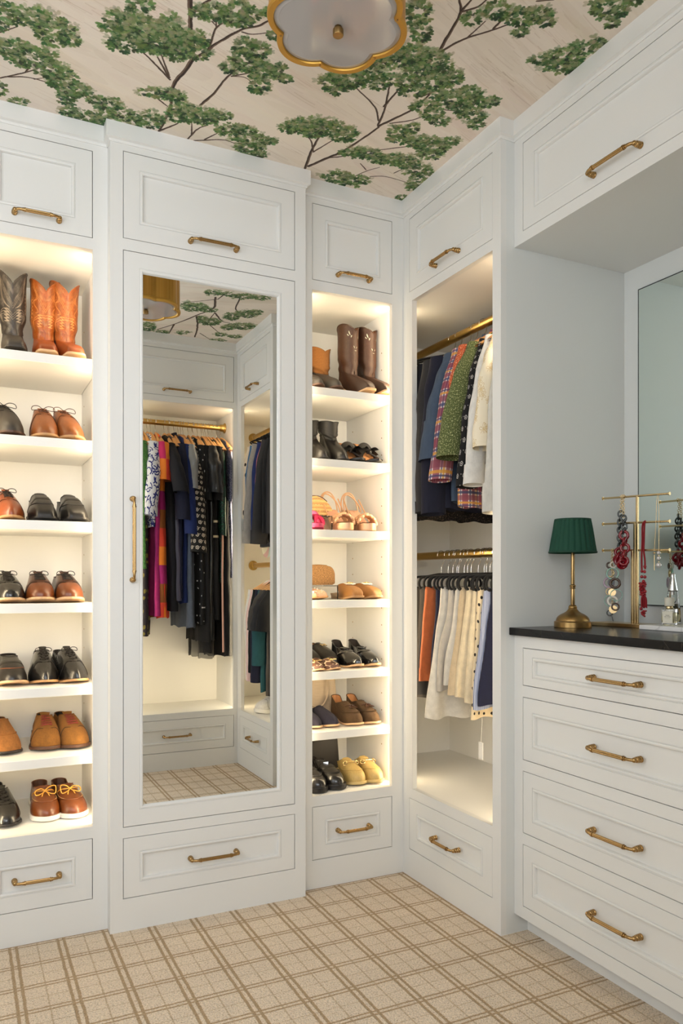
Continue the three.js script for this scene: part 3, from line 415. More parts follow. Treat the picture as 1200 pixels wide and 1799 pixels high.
    if (o.bow !== 0) {
      const c = k.at(0, 0.95, 0.006), B = o.bow ?? 1; lg.push(ball(0.0032, c.x, c.y, c.z, 10));
      for (const e of [-1, 1]) { lg.push(tube([c, V3(c.x + e * 0.012 * B, c.y + 0.007 * B, c.z + 0.004), V3(c.x + e * 0.025 * B, c.y + 0.004 * B, c.z + 0.008), V3(c.x + e * 0.027 * B, c.y - 0.005 * B, c.z + 0.011), V3(c.x + e * 0.015 * B, c.y - 0.004 * B, c.z + 0.009), V3(c.x, c.y - 0.001, c.z + 0.002)], 0.00115, 24, 5)); lg.push(tube([c, V3(c.x + e * 0.01, c.y - 0.006, c.z + 0.010), V3(c.x + e * 0.019 * B, c.y - 0.016 * B, c.z + 0.014)], 0.0011, 10, 5)); }
    }
    mesh('laces', lg, o.laceMat ?? K.lace, parent);
  }
  const apron = (t0, v0, v1) => (a) => { const w = (a - 0.5) * 2; return [w * t0, lerp(v0, v1, Math.pow(Math.abs(w), 3))]; };
  if (o.apron) mesh('apron_seam', along(k, apron(0.30, o.apron, 0.93), 30, 0.0006, 0.0016), o.seamMat ?? up, parent);
  if (o.pucker) { const p = []; for (let i = 0; i <= 22; i++) { const [t, v] = apron(0.2, o.apron, 0.72)(i / 22), a = k.at(t, v - 0.035, 0.0008), b = k.at(t, v + 0.03, 0.0008); p.push(tube([a, a.clone().add(b).multiplyScalar(0.5).addScaledVector(k.N(t, v), 0.0012), b], 0.0011, 4, 5)); } mesh('stitching', p, o.stitchMat ?? up, parent); }
  if (o.saddle) mesh('saddle_strap', overlay(k, (a, b) => { const w = (a - 0.5) * 2; return [w * 0.27, lerp(0.7, 0.9, b) - 0.42 * w * w]; }, 0.0026, 24, 6), o.saddleMat ?? up, parent);
  if (o.tab) mesh('tongue', sheet(12, 8, (a, b) => { const w = (a - 0.5) * 2, t = w * 0.13 * (1 - 0.2 * b), p = k.at(t, 1, 0.0012), d = k.S(0, 1).sub(k.S(0, 0.92)).normalize(), len = o.tab * Math.sqrt(Math.max(0, 1 - 0.55 * w * w)); return [p.x, p.y + d.y * len * b - 0.003 * w * w, p.z + d.z * len * b]; }), o.tabMat ?? up, parent);
  if (o.extra) o.extra(k, parent);
  return k;
}
const bars = (k, t0, v, w, off = 0.0045) => { const p = []; for (let i = 0; i <= 12; i++) { const e = (i / 12 - 0.5) * 2; p.push(k.at(e * t0, v - w * e * e, off)); } return p; };
const bitOn = (mat) => (k, g) => { const p = [tube(bars(k, 0.1, 0.82, 0.06, 0.007), 0.0022, 20, 8)]; for (const e of [-1, 1]) { const c = k.at(e * 0.11, 0.76, 0.006), r = new THREE.TorusGeometry(0.0085, 0.0019, 8, 20); r.rotateX(-0.9).rotateZ(-e * 0.5).translate(c.x, c.y, c.z); p.push(r); } mesh('bit', p, mat, g); };
const tasselOn = (mat) => (k, g) => {
  const p = []; p.push(tube(bars(k, 0.10, 0.8, 0.05, 0.004), 0.0016, 16, 6));
  for (const e of [-1, 1]) { const c = k.at(e * 0.02, 0.76, 0.006), n = k.N(0, 0.72), d = k.S(0, 0.6).sub(k.S(0, 0.76)).normalize(); p.push(ball(0.0036, c.x, c.y, c.z, 10)); for (let i = 0; i < 7; i++) { const s = (i / 6 - 0.5) * 2; p.push(tube([c, c.clone().addScaledVector(d, 0.012).add(V3(e * 0.004 + s * 0.004, 0, 0)), c.clone().addScaledVector(d, 0.026).addScaledVector(n, 0.002).add(V3(e * 0.006 + s * 0.006, 0, 0))], 0.0012, 6, 5)); } }
  mesh('tassel', p, mat, g);
};
// tall boots: a foot and a shaft with a V-cut top
function boot(parent, o) {
  const k = last({ L: 0.285, W: 0.09, hh: 0.035, spring: 0.012, throat: 0.47, zr: 0.05, hHeel: 0.062, hSide: 0.064, hFront: 0.072, toeH: 0.03, open: 0.76, vamp: 0.4, toe: 'almond', taper: 0.004, shafted: true, ...o });
  shoe(parent, { ...k, up: o.foot ?? o.up, lining: K.liningDark, rim: 0.0005, shafted: true, extra: undefined });
  const yT = o.height, zc = k.L * 0.27, a0 = o.shaftW ?? 0.062, c0 = o.shaftD ?? 0.068, dip = o.dip ?? 0.04, tw = o.lean ?? 0;
  const R = (t, b) => { const p = k.top(t), s = Math.sin(t * 2 * Math.PI) * (o.side ?? 1) * (o.side === -1 ? -1 : 1), c = Math.cos(t * 2 * Math.PI), wr = 0.0022 * noise.noise(t * 7, b * 9, o.height * 31) * (1 - b) + 0.0018 * Math.sin(b * 26 + t * 9) * smooth(0.42 - b, 0, 0.3), e = smooth(b, -0.04, 0.34), yt = yT - dip * (1 - Math.pow(Math.abs(s), 0.85)), fl = 1 + 0.06 * smooth(b, 0.75, 1); return [lerp(p.x, s * a0 * fl, e) + s * wr + tw * b, lerp(p.y - 0.002, yt, b), lerp(p.z, zc + c * c0 * fl, e) + c * wr]; };
  const P = [sheet(64, 26, R, (a, b) => [a + 0.5, b], true)]; const rim = []; for (let i = 0; i < 48; i++) { const q = R(i / 48, 1); rim.push(q); } P.push(tube(rim, 0.0018, 96, 6, true));
  const sh = mesh('shaft', P, o.shaft ?? o.up, parent);
  mesh('lining', sheet(48, 6, (a, b) => { const q = R(a, 1 - b * 0.5); const s = lerp(0.95, 0.8, b); return [q[0] * s + tw * (1 - b) * 0.05, q[1] - 0.001, zc + (q[2] - zc) * s]; }), o.lining ?? K.liningNut, parent);
  if (o.pulls !== false) for (const e of [-1, 1]) mesh('pull_strap', sheet(4, 10, (a, b) => { const y = lerp(0.87, 1.03, Math.sin(b * Math.PI)), q = R(e > 0 ? 0.25 : 0.75, Math.min(1, y)), x = q[0] + e * (b < 0.5 ? 0.0022 : -0.004); return [x, q[1] + Math.max(0, y - 1) * 0.5, q[2] + (a - 0.5) * 0.022]; }), o.up, parent);
  return { k, R, sh };
}
// stitched shaft leather: mirrored scrolls and flames sewn in rows round the front (u = 0.5)
function shaftLeather(base, threads, style, rough = 0.4) {
  const draw = (colour) => (g, w, h) => {
    g.fillStyle = colour ? base : 'rgb(128,128,128)'; g.fillRect(0, 0, w, h);
    if (colour) for (let i = 0; i < 700; i++) { g.globalAlpha = 0.06; g.fillStyle = i % 2 ? '#000' : '#fff1dd'; g.beginPath(); g.ellipse(rnd() * w, rnd() * h, 6 + rnd() * 40, 4 + rnd() * 22, rnd() * 3, 0, 7); g.fill(); }
    g.globalAlpha = 1; g.lineWidth = colour ? 2.6 : 4; g.strokeStyle = colour ? threads : 'rgb(70,70,70)'; g.lineCap = 'round';
    for (const c of [0.5, 0, 1]) for (const e of [-1, 1]) {
      const X = (x) => (c + e * x * 0.25) * w, Yy = (y) => (1 - y) * h;
      const path = (pts) => { g.beginPath(); g.moveTo(X(pts[0][0]), Yy(pts[0][1])); for (let i = 1; i + 1 < pts.length; i += 2) g.quadraticCurveTo(X(pts[i][0]), Yy(pts[i][1]), X(pts[i + 1][0]), Yy(pts[i + 1][1])); g.stroke(); };
      const rows = style === 'bold' ? [0, 0.045, 0.09] : [0, 0.05];
      for (const d of rows) {
        path([[0, 0.62 - d], [0.28, 0.72 - d], [0.62, 0.93 - d]]);
        if (style === 'bold') { path([[0.12 + d, 0.5], [0.5 + d, 0.52], [0.55 + d * 0.5, 0.78], [0.6, 0.9, 0], [0.66, 0.94 - d]]); path([[0, 0.40 - d], [0.3, 0.5 - d], [0.55 + d, 0.38 - d], [0.6, 0.3], [0.42 + d, 0.2]]); path([[0.95 - d, 0.9], [0.72 - d, 0.75], [0.9 - d, 0.58], [0.75 - d, 0.42], [0.92 - d, 0.28]]); }
        else { path([[0.5 + d, 0.84], [0.24 + d, 0.72], [0.5 + d, 0.66], [0.66, 0.62], [0.45 + d, 0.56], [0.2 + d, 0.5], [0.42 + d, 0.45]]); path([[0, 0.5 - d], [0.3, 0.44 - d], [0.5 + d, 0.36 - d], [0.62, 0.28], [0.52 + d, 0.16]]); path([[0.9 - d, 0.8], [0.66 - d, 0.72], [0.86 - d, 0.6], [0.98, 0.5], [0.78 - d, 0.36], [0.7, 0.24], [0.92 - d, 0.14]]); }
        g.beginPath(); for (let i = 0; i <= 9; i++) { const x = (i % 2 ? 0.30 : 0.15) + d, y = 0.46 - i * 0.026; g[i ? 'lineTo' : 'moveTo'](X(x), Yy(y)); } g.stroke();
        g.beginPath(); for (let i = 0; i <= 11; i++) { const x = (i % 2 ? 0.8 : 0.64) + d, y = 0.66 - i * 0.03; g[i ? 'lineTo' : 'moveTo'](X(x), Yy(y)); } g.stroke();
      }
    }
  };
  const a = canvasMap(1024, 512, draw(true)), b = canvasMap(1024, 512, draw(false), false);
  return phys(0xffffff, rough, { map: a, bumpMap: b, bumpScale: 0.0012, ...DS });
}

// ---------------------------------------------------------------- what stands on the shelves: every shoe and bag a thing of its own
const T = [1.746, 1.495, 1.245, 0.996, 0.743, 0.531, Y.openB].map((y) => y + 0.0006);
function foot(name, label, cat, group, x, z, tier, yaw, L, build) {        // (x, z) is where the toe tip stands
  const t = thing(name, label, cat, [x - Math.sin(yaw) * L, T[tier], z - Math.cos(yaw) * L], yaw, group); build(t); return t;
}
const near = 'nearer the mirrored cabinet', far = 'farther from the mirrored cabinet';
// a pair: first the one standing at smaller x; what = label stem
function pair(name, cat, stem, tier, spots, o, tailA, tailB, make = shoe) {
  const L = o.L ?? 0.265;
  spots.forEach(([x, z, yaw = 0], i) => foot(name, stem + ', ' + (i ? tailB : tailA), cat, stem, x, z, tier, yaw, L, (g) => make(g, { W: 0.088, ...o, L, side: i ? 1 : -1 })));
}
const one = (name, cat, label, tier, [x, z, yaw = 0], o, make = shoe) => foot(name, label, cat, undefined, x, z, tier, yaw, o.L ?? 0.265, (g) => make(g, { W: 0.088, L: 0.265, ...o }));

// tower beside the mirrored cabinet: boots and lace-ups
const stitchBlack = shaftLeather('rgb(44,39,36)', 'rgb(150,136,120)', 'bold', 0.45), stitchOrange = shaftLeather('rgb(142,70,18)', 'rgb(222,146,78)', 'scroll', 0.42);
one('cowboy_boot', 'boot', 'black stitched cowboy boot with a square toe, on the top shelf', 0, [-1.300, -0.055], { up: K.blackWorn, shaft: stitchBlack, height: 0.298, toe: 'square', shaftW: 0.043, shaftD: 0.056, W: 0.082, L: 0.26, dip: 0.055, pulls: false, soleMat: K.blackWorn }, boot);
pair('cowboy_boot', 'boot', 'burnt orange stitched cowboy boot on the top shelf', 0, [[-1.210, -0.062, -0.03], [-1.126, -0.055, 0.10]], { up: K.orange, shaft: stitchOrange, height: 0.288, toe: 'square', shaftW: 0.043, shaftD: 0.055, W: 0.084, L: 0.26, dip: 0.05, pulls: false, soleMat: K.solePale, lining: K.liningDark, lean: 0.004 }, far, near, boot);
const chukka = { lacing: 2, low: 0.72, throat: 0.44, hHeel: 0.085, hSide: 0.078, hFront: 0.098, toeH: 0.034, tongueUp: 0.012, bow: 1.1, W: 0.086, L: 0.26 };
one('chukka_boot', 'boot', 'dark grey suede lace-up ankle boot on the second shelf down', 1, [-1.305, -0.055, 0.16], { ...chukka, up: K.blackWorn, soleMat: K.soleBrown, bow: 1.3 });
pair('chukka_boot', 'boot', 'tan leather chukka boot on the second shelf down', 1, [[-1.213, -0.055, 0], [-1.131, -0.055, 0.14]], { ...chukka, up: K.tan, soleMat: K.soleTan, laceMat: K.laceBrown, bow: 1.25 }, far, near);
one('oxford_shoe', 'shoe', 'orange tan lace-up shoe beside black loafers on the third shelf', 2, [-1.306, -0.055, 0.10], { up: K.cognac, lacing: 5, cap: true, toe: 'almond', hFront: 0.086, soleMat: K.soleTan, laceMat: K.lace });
pair('penny_loafer', 'shoe', 'plain black penny loafer on the third shelf down', 2, [[-1.216, -0.052, 0.02], [-1.123, -0.052, 0.05]], { up: K.black, apron: 0.47, saddle: true, tab: 0.024, throat: 0.44, hFront: 0.08, toe: 'square', W: 0.092, toeH: 0.032 }, far, near);
one('oxford_shoe', 'shoe', 'black lace-up shoe with pale sole, beside brown cap-toe shoes', 3, [-1.309, -0.062, 0.06], { up: K.blackShine, lacing: 5, cap: true, soleMat: K.solePale, spring: 0.012, hFront: 0.08 });
pair('oxford_shoe', 'shoe', 'polished brown cap-toe lace-up shoe on the fourth shelf', 3, [[-1.226, -0.062, 0.0], [-1.139, -0.060, 0.05]], { up: K.brown, capMat: K.rust, cap: true, lacing: 5, soleMat: K.solePale, laceMat: K.lace, spring: 0.013, hFront: 0.08, W: 0.087 }, far, near);
one('penny_loafer', 'shoe', 'dark brown loafer with upturned pale sole, on the fifth shelf', 4, [-1.303, -0.085, 0.02], { up: K.black, apron: 0.46, saddle: true, tab: 0.012, throat: 0.46, hFront: 0.07, toeH: 0.03, soleMat: K.solePale, spring: 0.016, seamMat: K.rust, W: 0.09 });
pair('derby_shoe', 'shoe', 'polished black lace-up shoe on the fifth shelf down', 4, [[-1.213, -0.092, -0.02], [-1.113, -0.080, 0.16]], { up: K.blackShine, lacing: 4, toe: 'almond', soleMat: K.soleTan, spring: 0.011, hFront: 0.09, hHeel: 0.062, W: 0.09, bow: 0.9 }, far, near);
one('blucher_shoe', 'shoe', 'tan suede slip-on shoe beside shoes with red laces', 5, [-1.318, -0.125, 0.1], { up: K.suedeTan, throat: 0.47, tab: 0.012, hFront: 0.078, soleMat: K.sole, W: 0.1, apron: 0.5 });
pair('derby_shoe', 'shoe', 'ochre suede lace-up shoe with red laces, on the sixth shelf', 5, [[-1.203, -0.130, -0.03], [-1.112, -0.120, 0.12]], { up: K.suedeOchre, lacing: 5, soleMat: K.soleBrown, laceMat: K.laceRed, bow: 0, sole: 0.009, spring: 0.008, hFront: 0.08, W: 0.094, L: 0.27, welt: 0.004 }, far, near);
one('derby_shoe', 'shoe', 'black lace-up shoe beside brown boat shoes on the cabinet floor', 6, [-1.318, -0.085, 0.1], { up: K.blackShine, lacing: 4, bow: 0, soleMat: K.sole, W: 0.09, hFront: 0.078, L: 0.28 });
const boatBow = (e) => (k, g) => {
  const p = [], c = k.at(0, 0.8, 0.006); p.push(ball(0.004, c.x, c.y, c.z, 10));
  p.push(tube([k.at(-0.2, 0.74, 0.001), k.at(-0.1, 0.80, 0.004), c, k.at(0.1, 0.8, 0.004), k.at(0.2, 0.74, 0.001)], 0.0019, 20, 6));
  for (const s of [-1, 1]) { const w = e * s > 0 ? 0.75 : 1.1; p.push(tube([c, V3(c.x + s * 0.012, c.y + 0.010 * w, c.z + 0.002), V3(c.x + s * 0.03, c.y + 0.013 * w * (s * e > 0 ? 0.2 : 1), c.z + 0.008), V3(c.x + s * 0.028, c.y - 0.008, c.z + 0.017), V3(c.x + s * 0.012, c.y - 0.006, c.z + 0.012), V3(c.x, c.y, c.z + 0.004)], 0.0018, 26, 6)); p.push(tube([c, V3(c.x + s * 0.008, c.y - 0.006, c.z + 0.014), V3(c.x + s * 0.013, c.y - 0.018, c.z + 0.027)], 0.0017, 12, 6)); }
  mesh('laces', p, K.laceYellow, g);
  mesh('stitching', along(k, (a) => { const w = (a - 0.5) * 2; return [w * 0.19, lerp(0.46, 0.82, Math.pow(Math.abs(w), 3.5))]; }, 40, 0.0008, 0.0009), K.stitch, g);
  mesh('side_stitching', [0.68, 0.4].map((v) => along(k, (a) => [0.26 + a * 0.2, v], 10, 0.0008, 0.0008)), K.stitch, g);
};
[[-1.205, -0.100, 0.02], [-1.119, -0.095, 0.13]].forEach(([x, z, yaw], i) => foot('boat_shoe', 'reddish brown boat shoe with yellow laces and white sole, ' + (i ? near : far), 'shoe', 'brown boat shoes on the cabinet floor', x, z, 6, yaw, 0.265, (g) => shoe(g, { up: K.rust, side: i ? 1 : -1, W: 0.09, L: 0.265, hh: 0, sole: 0.013, spring: 0.004, throat: 0.50, hFront: 0.066, hHeel: 0.06, hSide: 0.046, toeH: 0.038, soleMat: K.rubberWhite, lining: K.brown, welt: 0.0035, tab: 0.008, apron: 0.46, open: 0.58, extra: boatBow(i ? 1 : -1) })));

// ---------------------------------------------------------------- corner tower: boots, sandals, bags
const nearM = 'nearer the mirrored cabinet', nearC = 'nearer the corner';
const westernMap = canvasMap(1024, 512, (g, w, h) => {
  g.fillStyle = 'rgb(66,40,25)'; g.fillRect(0, 0, w, h);
  for (let i = 0; i < 2600; i++) { g.globalAlpha = 0.22; g.strokeStyle = i % 3 ? 'rgb(48,28,18)' : 'rgb(150,104,74)'; g.lineWidth = 1 + rnd() * 1.6; const x = rnd() * w, y = rnd() * h, a = rnd() * 7; g.beginPath(); g.moveTo(x, y); g.lineTo(x + Math.cos(a) * 12, y + Math.sin(a) * 12); g.lineTo(x + Math.cos(a + 0.9) * 20, y + Math.sin(a + 0.9) * 18); g.stroke(); }
  g.globalAlpha = 1; g.fillStyle = 'rgb(196,198,176)'; g.strokeStyle = 'rgb(60,36,24)'; g.lineWidth = 2;
  for (const c of [0, 0.5, 1]) for (const e of [-1, 1]) { const P = (x, y) => [(c + e * x * 0.25) * w, (1 - y) * h]; for (const [x, y, r, a] of [[0.42, 0.85, 26, 0.6], [0.30, 0.80, 20, -0.5], [0.52, 0.80, 18, 1.2], [0.10, 0.62, 17, 0.9], [0.03, 0.56, 13, 2.0]]) { const [X, Z] = P(x, y); g.save(); g.translate(X, Z); g.scale(e, 1); g.rotate(a); g.beginPath(); g.moveTo(0, -r); g.bezierCurveTo(r * 0.9, -r * 0.7, r * 0.6, r * 0.5, 0, r); g.bezierCurveTo(-r * 0.2, r * 0.3, -r * 0.3, -r * 0.5, 0, -r); g.fill(); g.stroke(); g.restore(); } g.beginPath(); g.moveTo(...P(0, 0.5)); g.quadraticCurveTo(...P(0.3, 0.62), ...P(0.55, 0.9)); g.stroke(); }
});
const westernShaft = phys(0xffffff, 0.42, { map: westernMap, bumpMap: grainBump, bumpScale: 0.0004, ...DS });
one('ankle_boot', 'boot', 'tan pull-on boot with a plain shaft, beside tall brown western boots', 0, [-0.226, -0.060, 0.05], { up: K.suedeTan, pulls: false, height: 0.19, shaftW: 0.04, shaftD: 0.05, W: 0.078, L: 0.23, dip: 0.022, soleMat: K.soleBrown, foot: K.blackWorn, lining: K.liningDark }, boot);
one('ankle_boot', 'boot', 'tan pull-on boot half hidden behind the post of the mirrored cabinet', 0, [-0.302, -0.060, 0.05], { up: K.suedeTan, pulls: false, height: 0.19, shaftW: 0.04, shaftD: 0.05, W: 0.078, L: 0.23, dip: 0.022, soleMat: K.soleBrown, foot: K.blackWorn, lining: K.liningDark, side: -1 }, boot);
pair('western_boot', 'boot', 'tall cracked brown western boot with pale inlays', 0, [[-0.104, -0.040, 0.24], [-0.031, -0.040, 0.20]], { up: K.western, shaft: westernShaft, height: 0.275, shaftW: 0.0345, shaftD: 0.044, W: 0.066, L: 0.19, dip: 0.03, toe: 'square', foot: K.western, soleMat: K.solePale, pulls: false }, nearM, nearC, boot);
const meshMap = canvasMap(256, 256, (g, w, h) => { g.fillStyle = '#0b0b0b'; g.fillRect(0, 0, w, h); g.strokeStyle = '#34302c'; g.lineWidth = 3; for (let i = 0; i < 12; i++) for (let j = 0; j < 12; j++) { g.beginPath(); g.arc(i * 22 + (j % 2) * 11, j * 22, 8, 0, 7); g.stroke(); } }); meshMap.repeat.set(6, 3);
const meshBoot = std(0xffffff, 0.6, { map: meshMap, ...DS });
pair('ankle_boot', 'boot', 'black mesh ankle boot on the second shelf from the top', 1, [[-0.285, -0.060, 0.05], [-0.205, -0.055, 0.05]], { up: meshBoot, foot: K.black, height: 0.16, shaftW: 0.036, shaftD: 0.042, W: 0.07, L: 0.19, dip: 0.006, hh: 0.045, spring: 0.006, soleMat: K.sole, lining: K.liningDark, pulls: false, toe: 'almond' }, nearM, nearC, boot);
const arch = (k, z, w, hgt, r, ph = 0, n = 24) => { const p = []; for (let i = 0; i <= n; i++) { const s = i / n, f = Math.PI * s; p.push(V3(-Math.cos(f) * w, k.base(z) + Math.sin(f) * hgt, z + r * Math.sin(Math.PI * 4 * s + ph))); } return p; };
const band = (k, z0, z1, w, hgt, th = 0.002) => { const f = (a, b, e) => { const s = Math.PI * a, z = lerp(z0, z1, b), sw = 1 - 0.12 * Math.abs(b - 0.5); return [-Math.cos(s) * (w + e) * sw, k.base(z) + Math.pow(Math.sin(s), 0.8) * (hgt + e) * sw, z]; }; return [sheet(24, 6, (a, b) => f(a, b, 0)), sheet(24, 6, (a, b) => f(a, b, th))]; };
pair('bow_sandal', 'shoe', 'black strappy mule with a knotted bow and tan footbed', 1, [[-0.142, -0.058, 0.10], [-0.070, -0.052, 0.16]], { bare: true, L: 0.2, W: 0.076, hh: 0.078, arch0: 0.3, arch1: 0.78, sole: 0.008, toe: 'almond', lining: K.liningTan, soleMat: K.black, up: K.black, extra: (k, g) => {
  const z = k.L * 0.70, y = k.base(z) + 0.044, L = []; L.push(...band(k, z - 0.03, z + 0.004, 0.037, 0.044)); L.push(tube([V3(-0.036, k.base(k.L * 0.45), k.L * 0.45), V3(-0.01, y - 0.002, z - 0.02), V3(0.036, k.base(k.L * 0.9) + 0.002, k.L * 0.86)], 0.004, 16, 6));
  mesh('strap', L, K.black, g);
  const kn = [ball(0.0085, 0.004, y + 0.002, z - 0.008, 12)]; for (const e of [-1, 1]) { kn.push(sheet(12, 6, (a, b) => [0.004 + e * (0.006 + a * 0.028), y + 0.004 + Math.sin(a * Math.PI) * 0.008 - a * 0.003, z - 0.008 + (b - 0.5) * (0.012 + 0.024 * a)])); kn.push(sheet(8, 4, (a, b) => [0.004 + e * (0.004 + a * 0.02), y + 0.002 - a * 0.022, z + 0.002 + (b - 0.5) * 0.014 + a * 0.012])); }
  mesh('bow', kn, K.black, g);
} }, nearM, nearC);
const riser = (name, label, x0, x1, y0, h, z0, z1) => { const t = thing(name, label, 'riser', [(x0 + x1) / 2, y0, (z0 + z1) / 2], 0), w = (x1 - x0) / 2, d = (z1 - z0) / 2; mesh('top_plate', rbox(-w, w, h - 0.004, h, -d, d, 0.001), acrylic, t); for (const e of [-1, 1]) mesh('side_plate', rbox(e > 0 ? w - 0.004 : -w, e > 0 ? w : -w + 0.004, 0, h - 0.0042, -d, d, 0.001), acrylic, t); return t; };
const acrylic = phys(0xffffff, 0.02, { transmission: 1, thickness: 0.01, ior: 1.49 });
riser('display_riser', 'clear acrylic riser carrying a striped woven clutch', -0.379, -0.232, T[2], 0.055, -0.30, -0.11);
riser('display_riser', 'clear acrylic riser carrying a fuzzy tan clutch', -0.379, -0.214, T[3], 0.052, -0.30, -0.10);
{
  const straw = canvasMap(512, 512, (g, w, h) => { for (let j = 0; j < 16; j++) { const dk = j % 2; g.fillStyle = dk ? 'rgb(196,150,92)' : 'rgb(222,184,122)'; g.fillRect(0, j * 32, w, 32); for (let i = 0; i < 120; i++) { g.globalAlpha = 0.35; g.fillStyle = i % 2 ? 'rgb(150,106,58)' : 'rgb(240,212,158)'; g.fillRect(rnd() * w, j * 32 + rnd() * 30, 10, 2.5); } g.globalAlpha = 1; if (j % 3 === 1 || j % 5 === 0) { for (let i = 0; i < 20; i++) { g.fillStyle = 'rgb(84,54,38)'; if (rnd() < 0.75) g.fillRect(i * 26 + rnd() * 6, j * 32 + 4, 18, 7); } } } });
  const prof = (s) => [0.07 * Math.max(0.12, Math.pow(1 - Math.pow(s, 2.3), 0.62)), s];
  const t = thing('clutch_bag', 'striped woven straw clutch on a clear riser above pink sandals', 'bag', [-0.262, T[2] + 0.0555, -0.20]);
  const rows = 10; const g = sheet(72, rows * 6, (a, b) => { const th = a * Math.PI * 2, [w, s] = prof(b), bul = 0.0022 * Math.abs(Math.sin(b * rows * Math.PI)); return [Math.cos(th) * (w + bul) * 1.06, 0.078 * s, Math.sin(th) * (0.028 * (1 - s * 0.6) + bul)]; }, (a, b) => [a * 3, b * 0.62], true);
  mesh('body', [g, sheet(36, 2, (a, b) => [Math.cos(a * 6.2832) * 0.009 * (1 - b), 0.078 + 0.001 * b, Math.sin(a * 6.2832) * 0.0125 * (1 - b)])], std(0xffffff, 0.8, { map: straw, ...DS }), t);
  mesh('zip', tube([[-0.05, 0.060, 0], [-0.03, 0.0745, 0], [0, 0.0805, 0], [0.03, 0.0745, 0], [0.05, 0.060, 0]], 0.0016, 12, 6), K.soleBrown, t);
  const fuzz = std(0xffffff, 1, { map: noiseMap(256, (u, v) => { const n = 0.75 + 0.3 * noise.noise(u * 70, v * 40, 2) + 0.25 * noise.noise(u * 120, v * 120, 6); return [0.80 * n, 0.60 * n, 0.38 * n]; }, true, 3), bumpMap: nap, bumpScale: 0.002, ...DS });
  const c = thing('clutch_bag', 'fuzzy tan clutch with rounded end, on a clear riser above blush mules', 'bag', [-0.250, T[3] + 0.0525, -0.20]);
  mesh('body', sheet(64, 20, (a, b) => { const th = a * Math.PI * 2, y = b * 0.072, e = Math.sqrt(Math.max(0, 1 - Math.pow(Math.max(0, b - 0.45) / 0.55, 2.4))), w = 0.070 * (0.55 + 0.45 * e) * smooth(b, -0.3, 0.1); return [Math.cos(th) * w, y, Math.sin(th) * 0.024 * (0.25 + 0.75 * Math.sin(Math.PI * Math.min(1, b * 0.62 + 0.36)))]; }, null, true), fuzz, c);
  mesh('zip', tube([[-0.036, 0.0715, 0], [0, 0.0735, 0], [0.036, 0.0715, 0]], 0.003, 16, 6), fuzz, c);
}
one('knot_sandal', 'shoe', 'hot pink knotted sandal under the striped woven clutch', 2, [-0.312, -0.055, 0.1], { bare: true, L: 0.2, W: 0.074, hh: 0.004, sole: 0.014, lining: K.pink, soleMat: K.pink, up: K.pink, extra: (k, g) => { mesh('strap', band(k, k.L * 0.6, k.L * 0.9, 0.038, 0.036), K.pink, g); mesh('knot', [tube(arch(k, k.L * 0.78, 0.022, 0.046, 0.010, 0), 0.0085, 24, 10), tube(arch(k, k.L * 0.74, 0.026, 0.047, 0.010, 2.5), 0.007, 24, 10)], K.pink, g); } });
pair('platform_sandal', 'shoe', 'rose gold platform sandal with a braided strap', 2, [[-0.190, -0.055, 0.05], [-0.098, -0.052, 0.08]], { bare: true, L: 0.215, W: 0.074, hh: 0.058, sole: 0.026, spring: 0.002, toe: 'round', welt: 0, lining: K.blush, soleMat: K.rose, up: K.rose, arch0: 0.3, arch1: 0.7, extra: (k, g) => {
  const z = k.L * 0.76; mesh('braided_strap', [0, 1, 2].map((i) => tube(arch(k, z + 0.004, 0.038, 0.034 + 0.003 * (i % 2), 0.0135, i * 2.094, 48), 0.0068, 60, 8)), K.rose, g);
  const loop = (z0, hgt, back, sk) => { const p = []; for (let i = 0; i <= 20; i++) { const f = i / 20 * Math.PI; p.push(V3(-Math.cos(f) * 0.036, k.base(z0) + Math.pow(Math.sin(f), 0.8) * hgt + sk * Math.cos(f) * Math.sin(f), z0 - Math.sin(f) * back)); } return tube(p, 0.0028, 40, 6); };
  mesh('ankle_strap', [loop(k.L * 0.36, 0.066, 0.03, 0.012), loop(k.L * 0.26, 0.072, 0.026, -0.012), tube([V3(-0.036, k.base(k.L * 0.7), k.L * 0.7), V3(-0.037, k.base(k.L * 0.45) + 0.02, k.L * 0.45), V3(-0.034, k.base(k.L * 0.3) + 0.045, k.L * 0.3)], 0.0026, 14, 6), tube([V3(0.036, k.base(k.L * 0.7), k.L * 0.7), V3(0.037, k.base(k.L * 0.45) + 0.02, k.L * 0.45), V3(0.034, k.base(k.L * 0.3) + 0.045, k.L * 0.3)], 0.0026, 14, 6)], K.rose, g);
} }, nearM, nearC);
const ornament = (w, h, v, m1, m2) => (k, g) => { const c = k.at(0, v, 0.005), n = k.N(0, v), q = new THREE.Quaternion().setFromUnitVectors(V3(0, 0, 1), n), pl = new RoundedBoxGeometry(w, h, 0.004, 2, 0.0018).applyQuaternion(q).translate(c.x, c.y, c.z), fr = new THREE.TorusGeometry(h * 0.32, 0.0016, 6, 20).scale(1.6, 1, 1).applyQuaternion(q).translate(c.x + n.x * 0.003, c.y + n.y * 0.003, c.z + n.z * 0.003); const b = mesh('buckle', pl, m1, g); mesh('rim', fr, m2, b); };
const pearl = phys(0xeee6d4, 0.25, { clearcoat: 0.6 });
pair('buckle_mule', 'shoe', 'caramel backless mule with a pearly buckle on the toe', 3, [[-0.152, -0.055, 0.0], [-0.072, -0.053, 0.14]], { up: K.mule, span: 0.27, L: 0.2, W: 0.074, hh: 0.014, toe: 'square', throat: 0.52, hFront: 0.05, toeH: 0.03, hHeel: 0.03, hSide: 0.03, lining: K.mule, soleMat: K.soleTan, extra: ornament(0.040, 0.021, 0.86, pearl, K.gold) }, nearM, nearC);
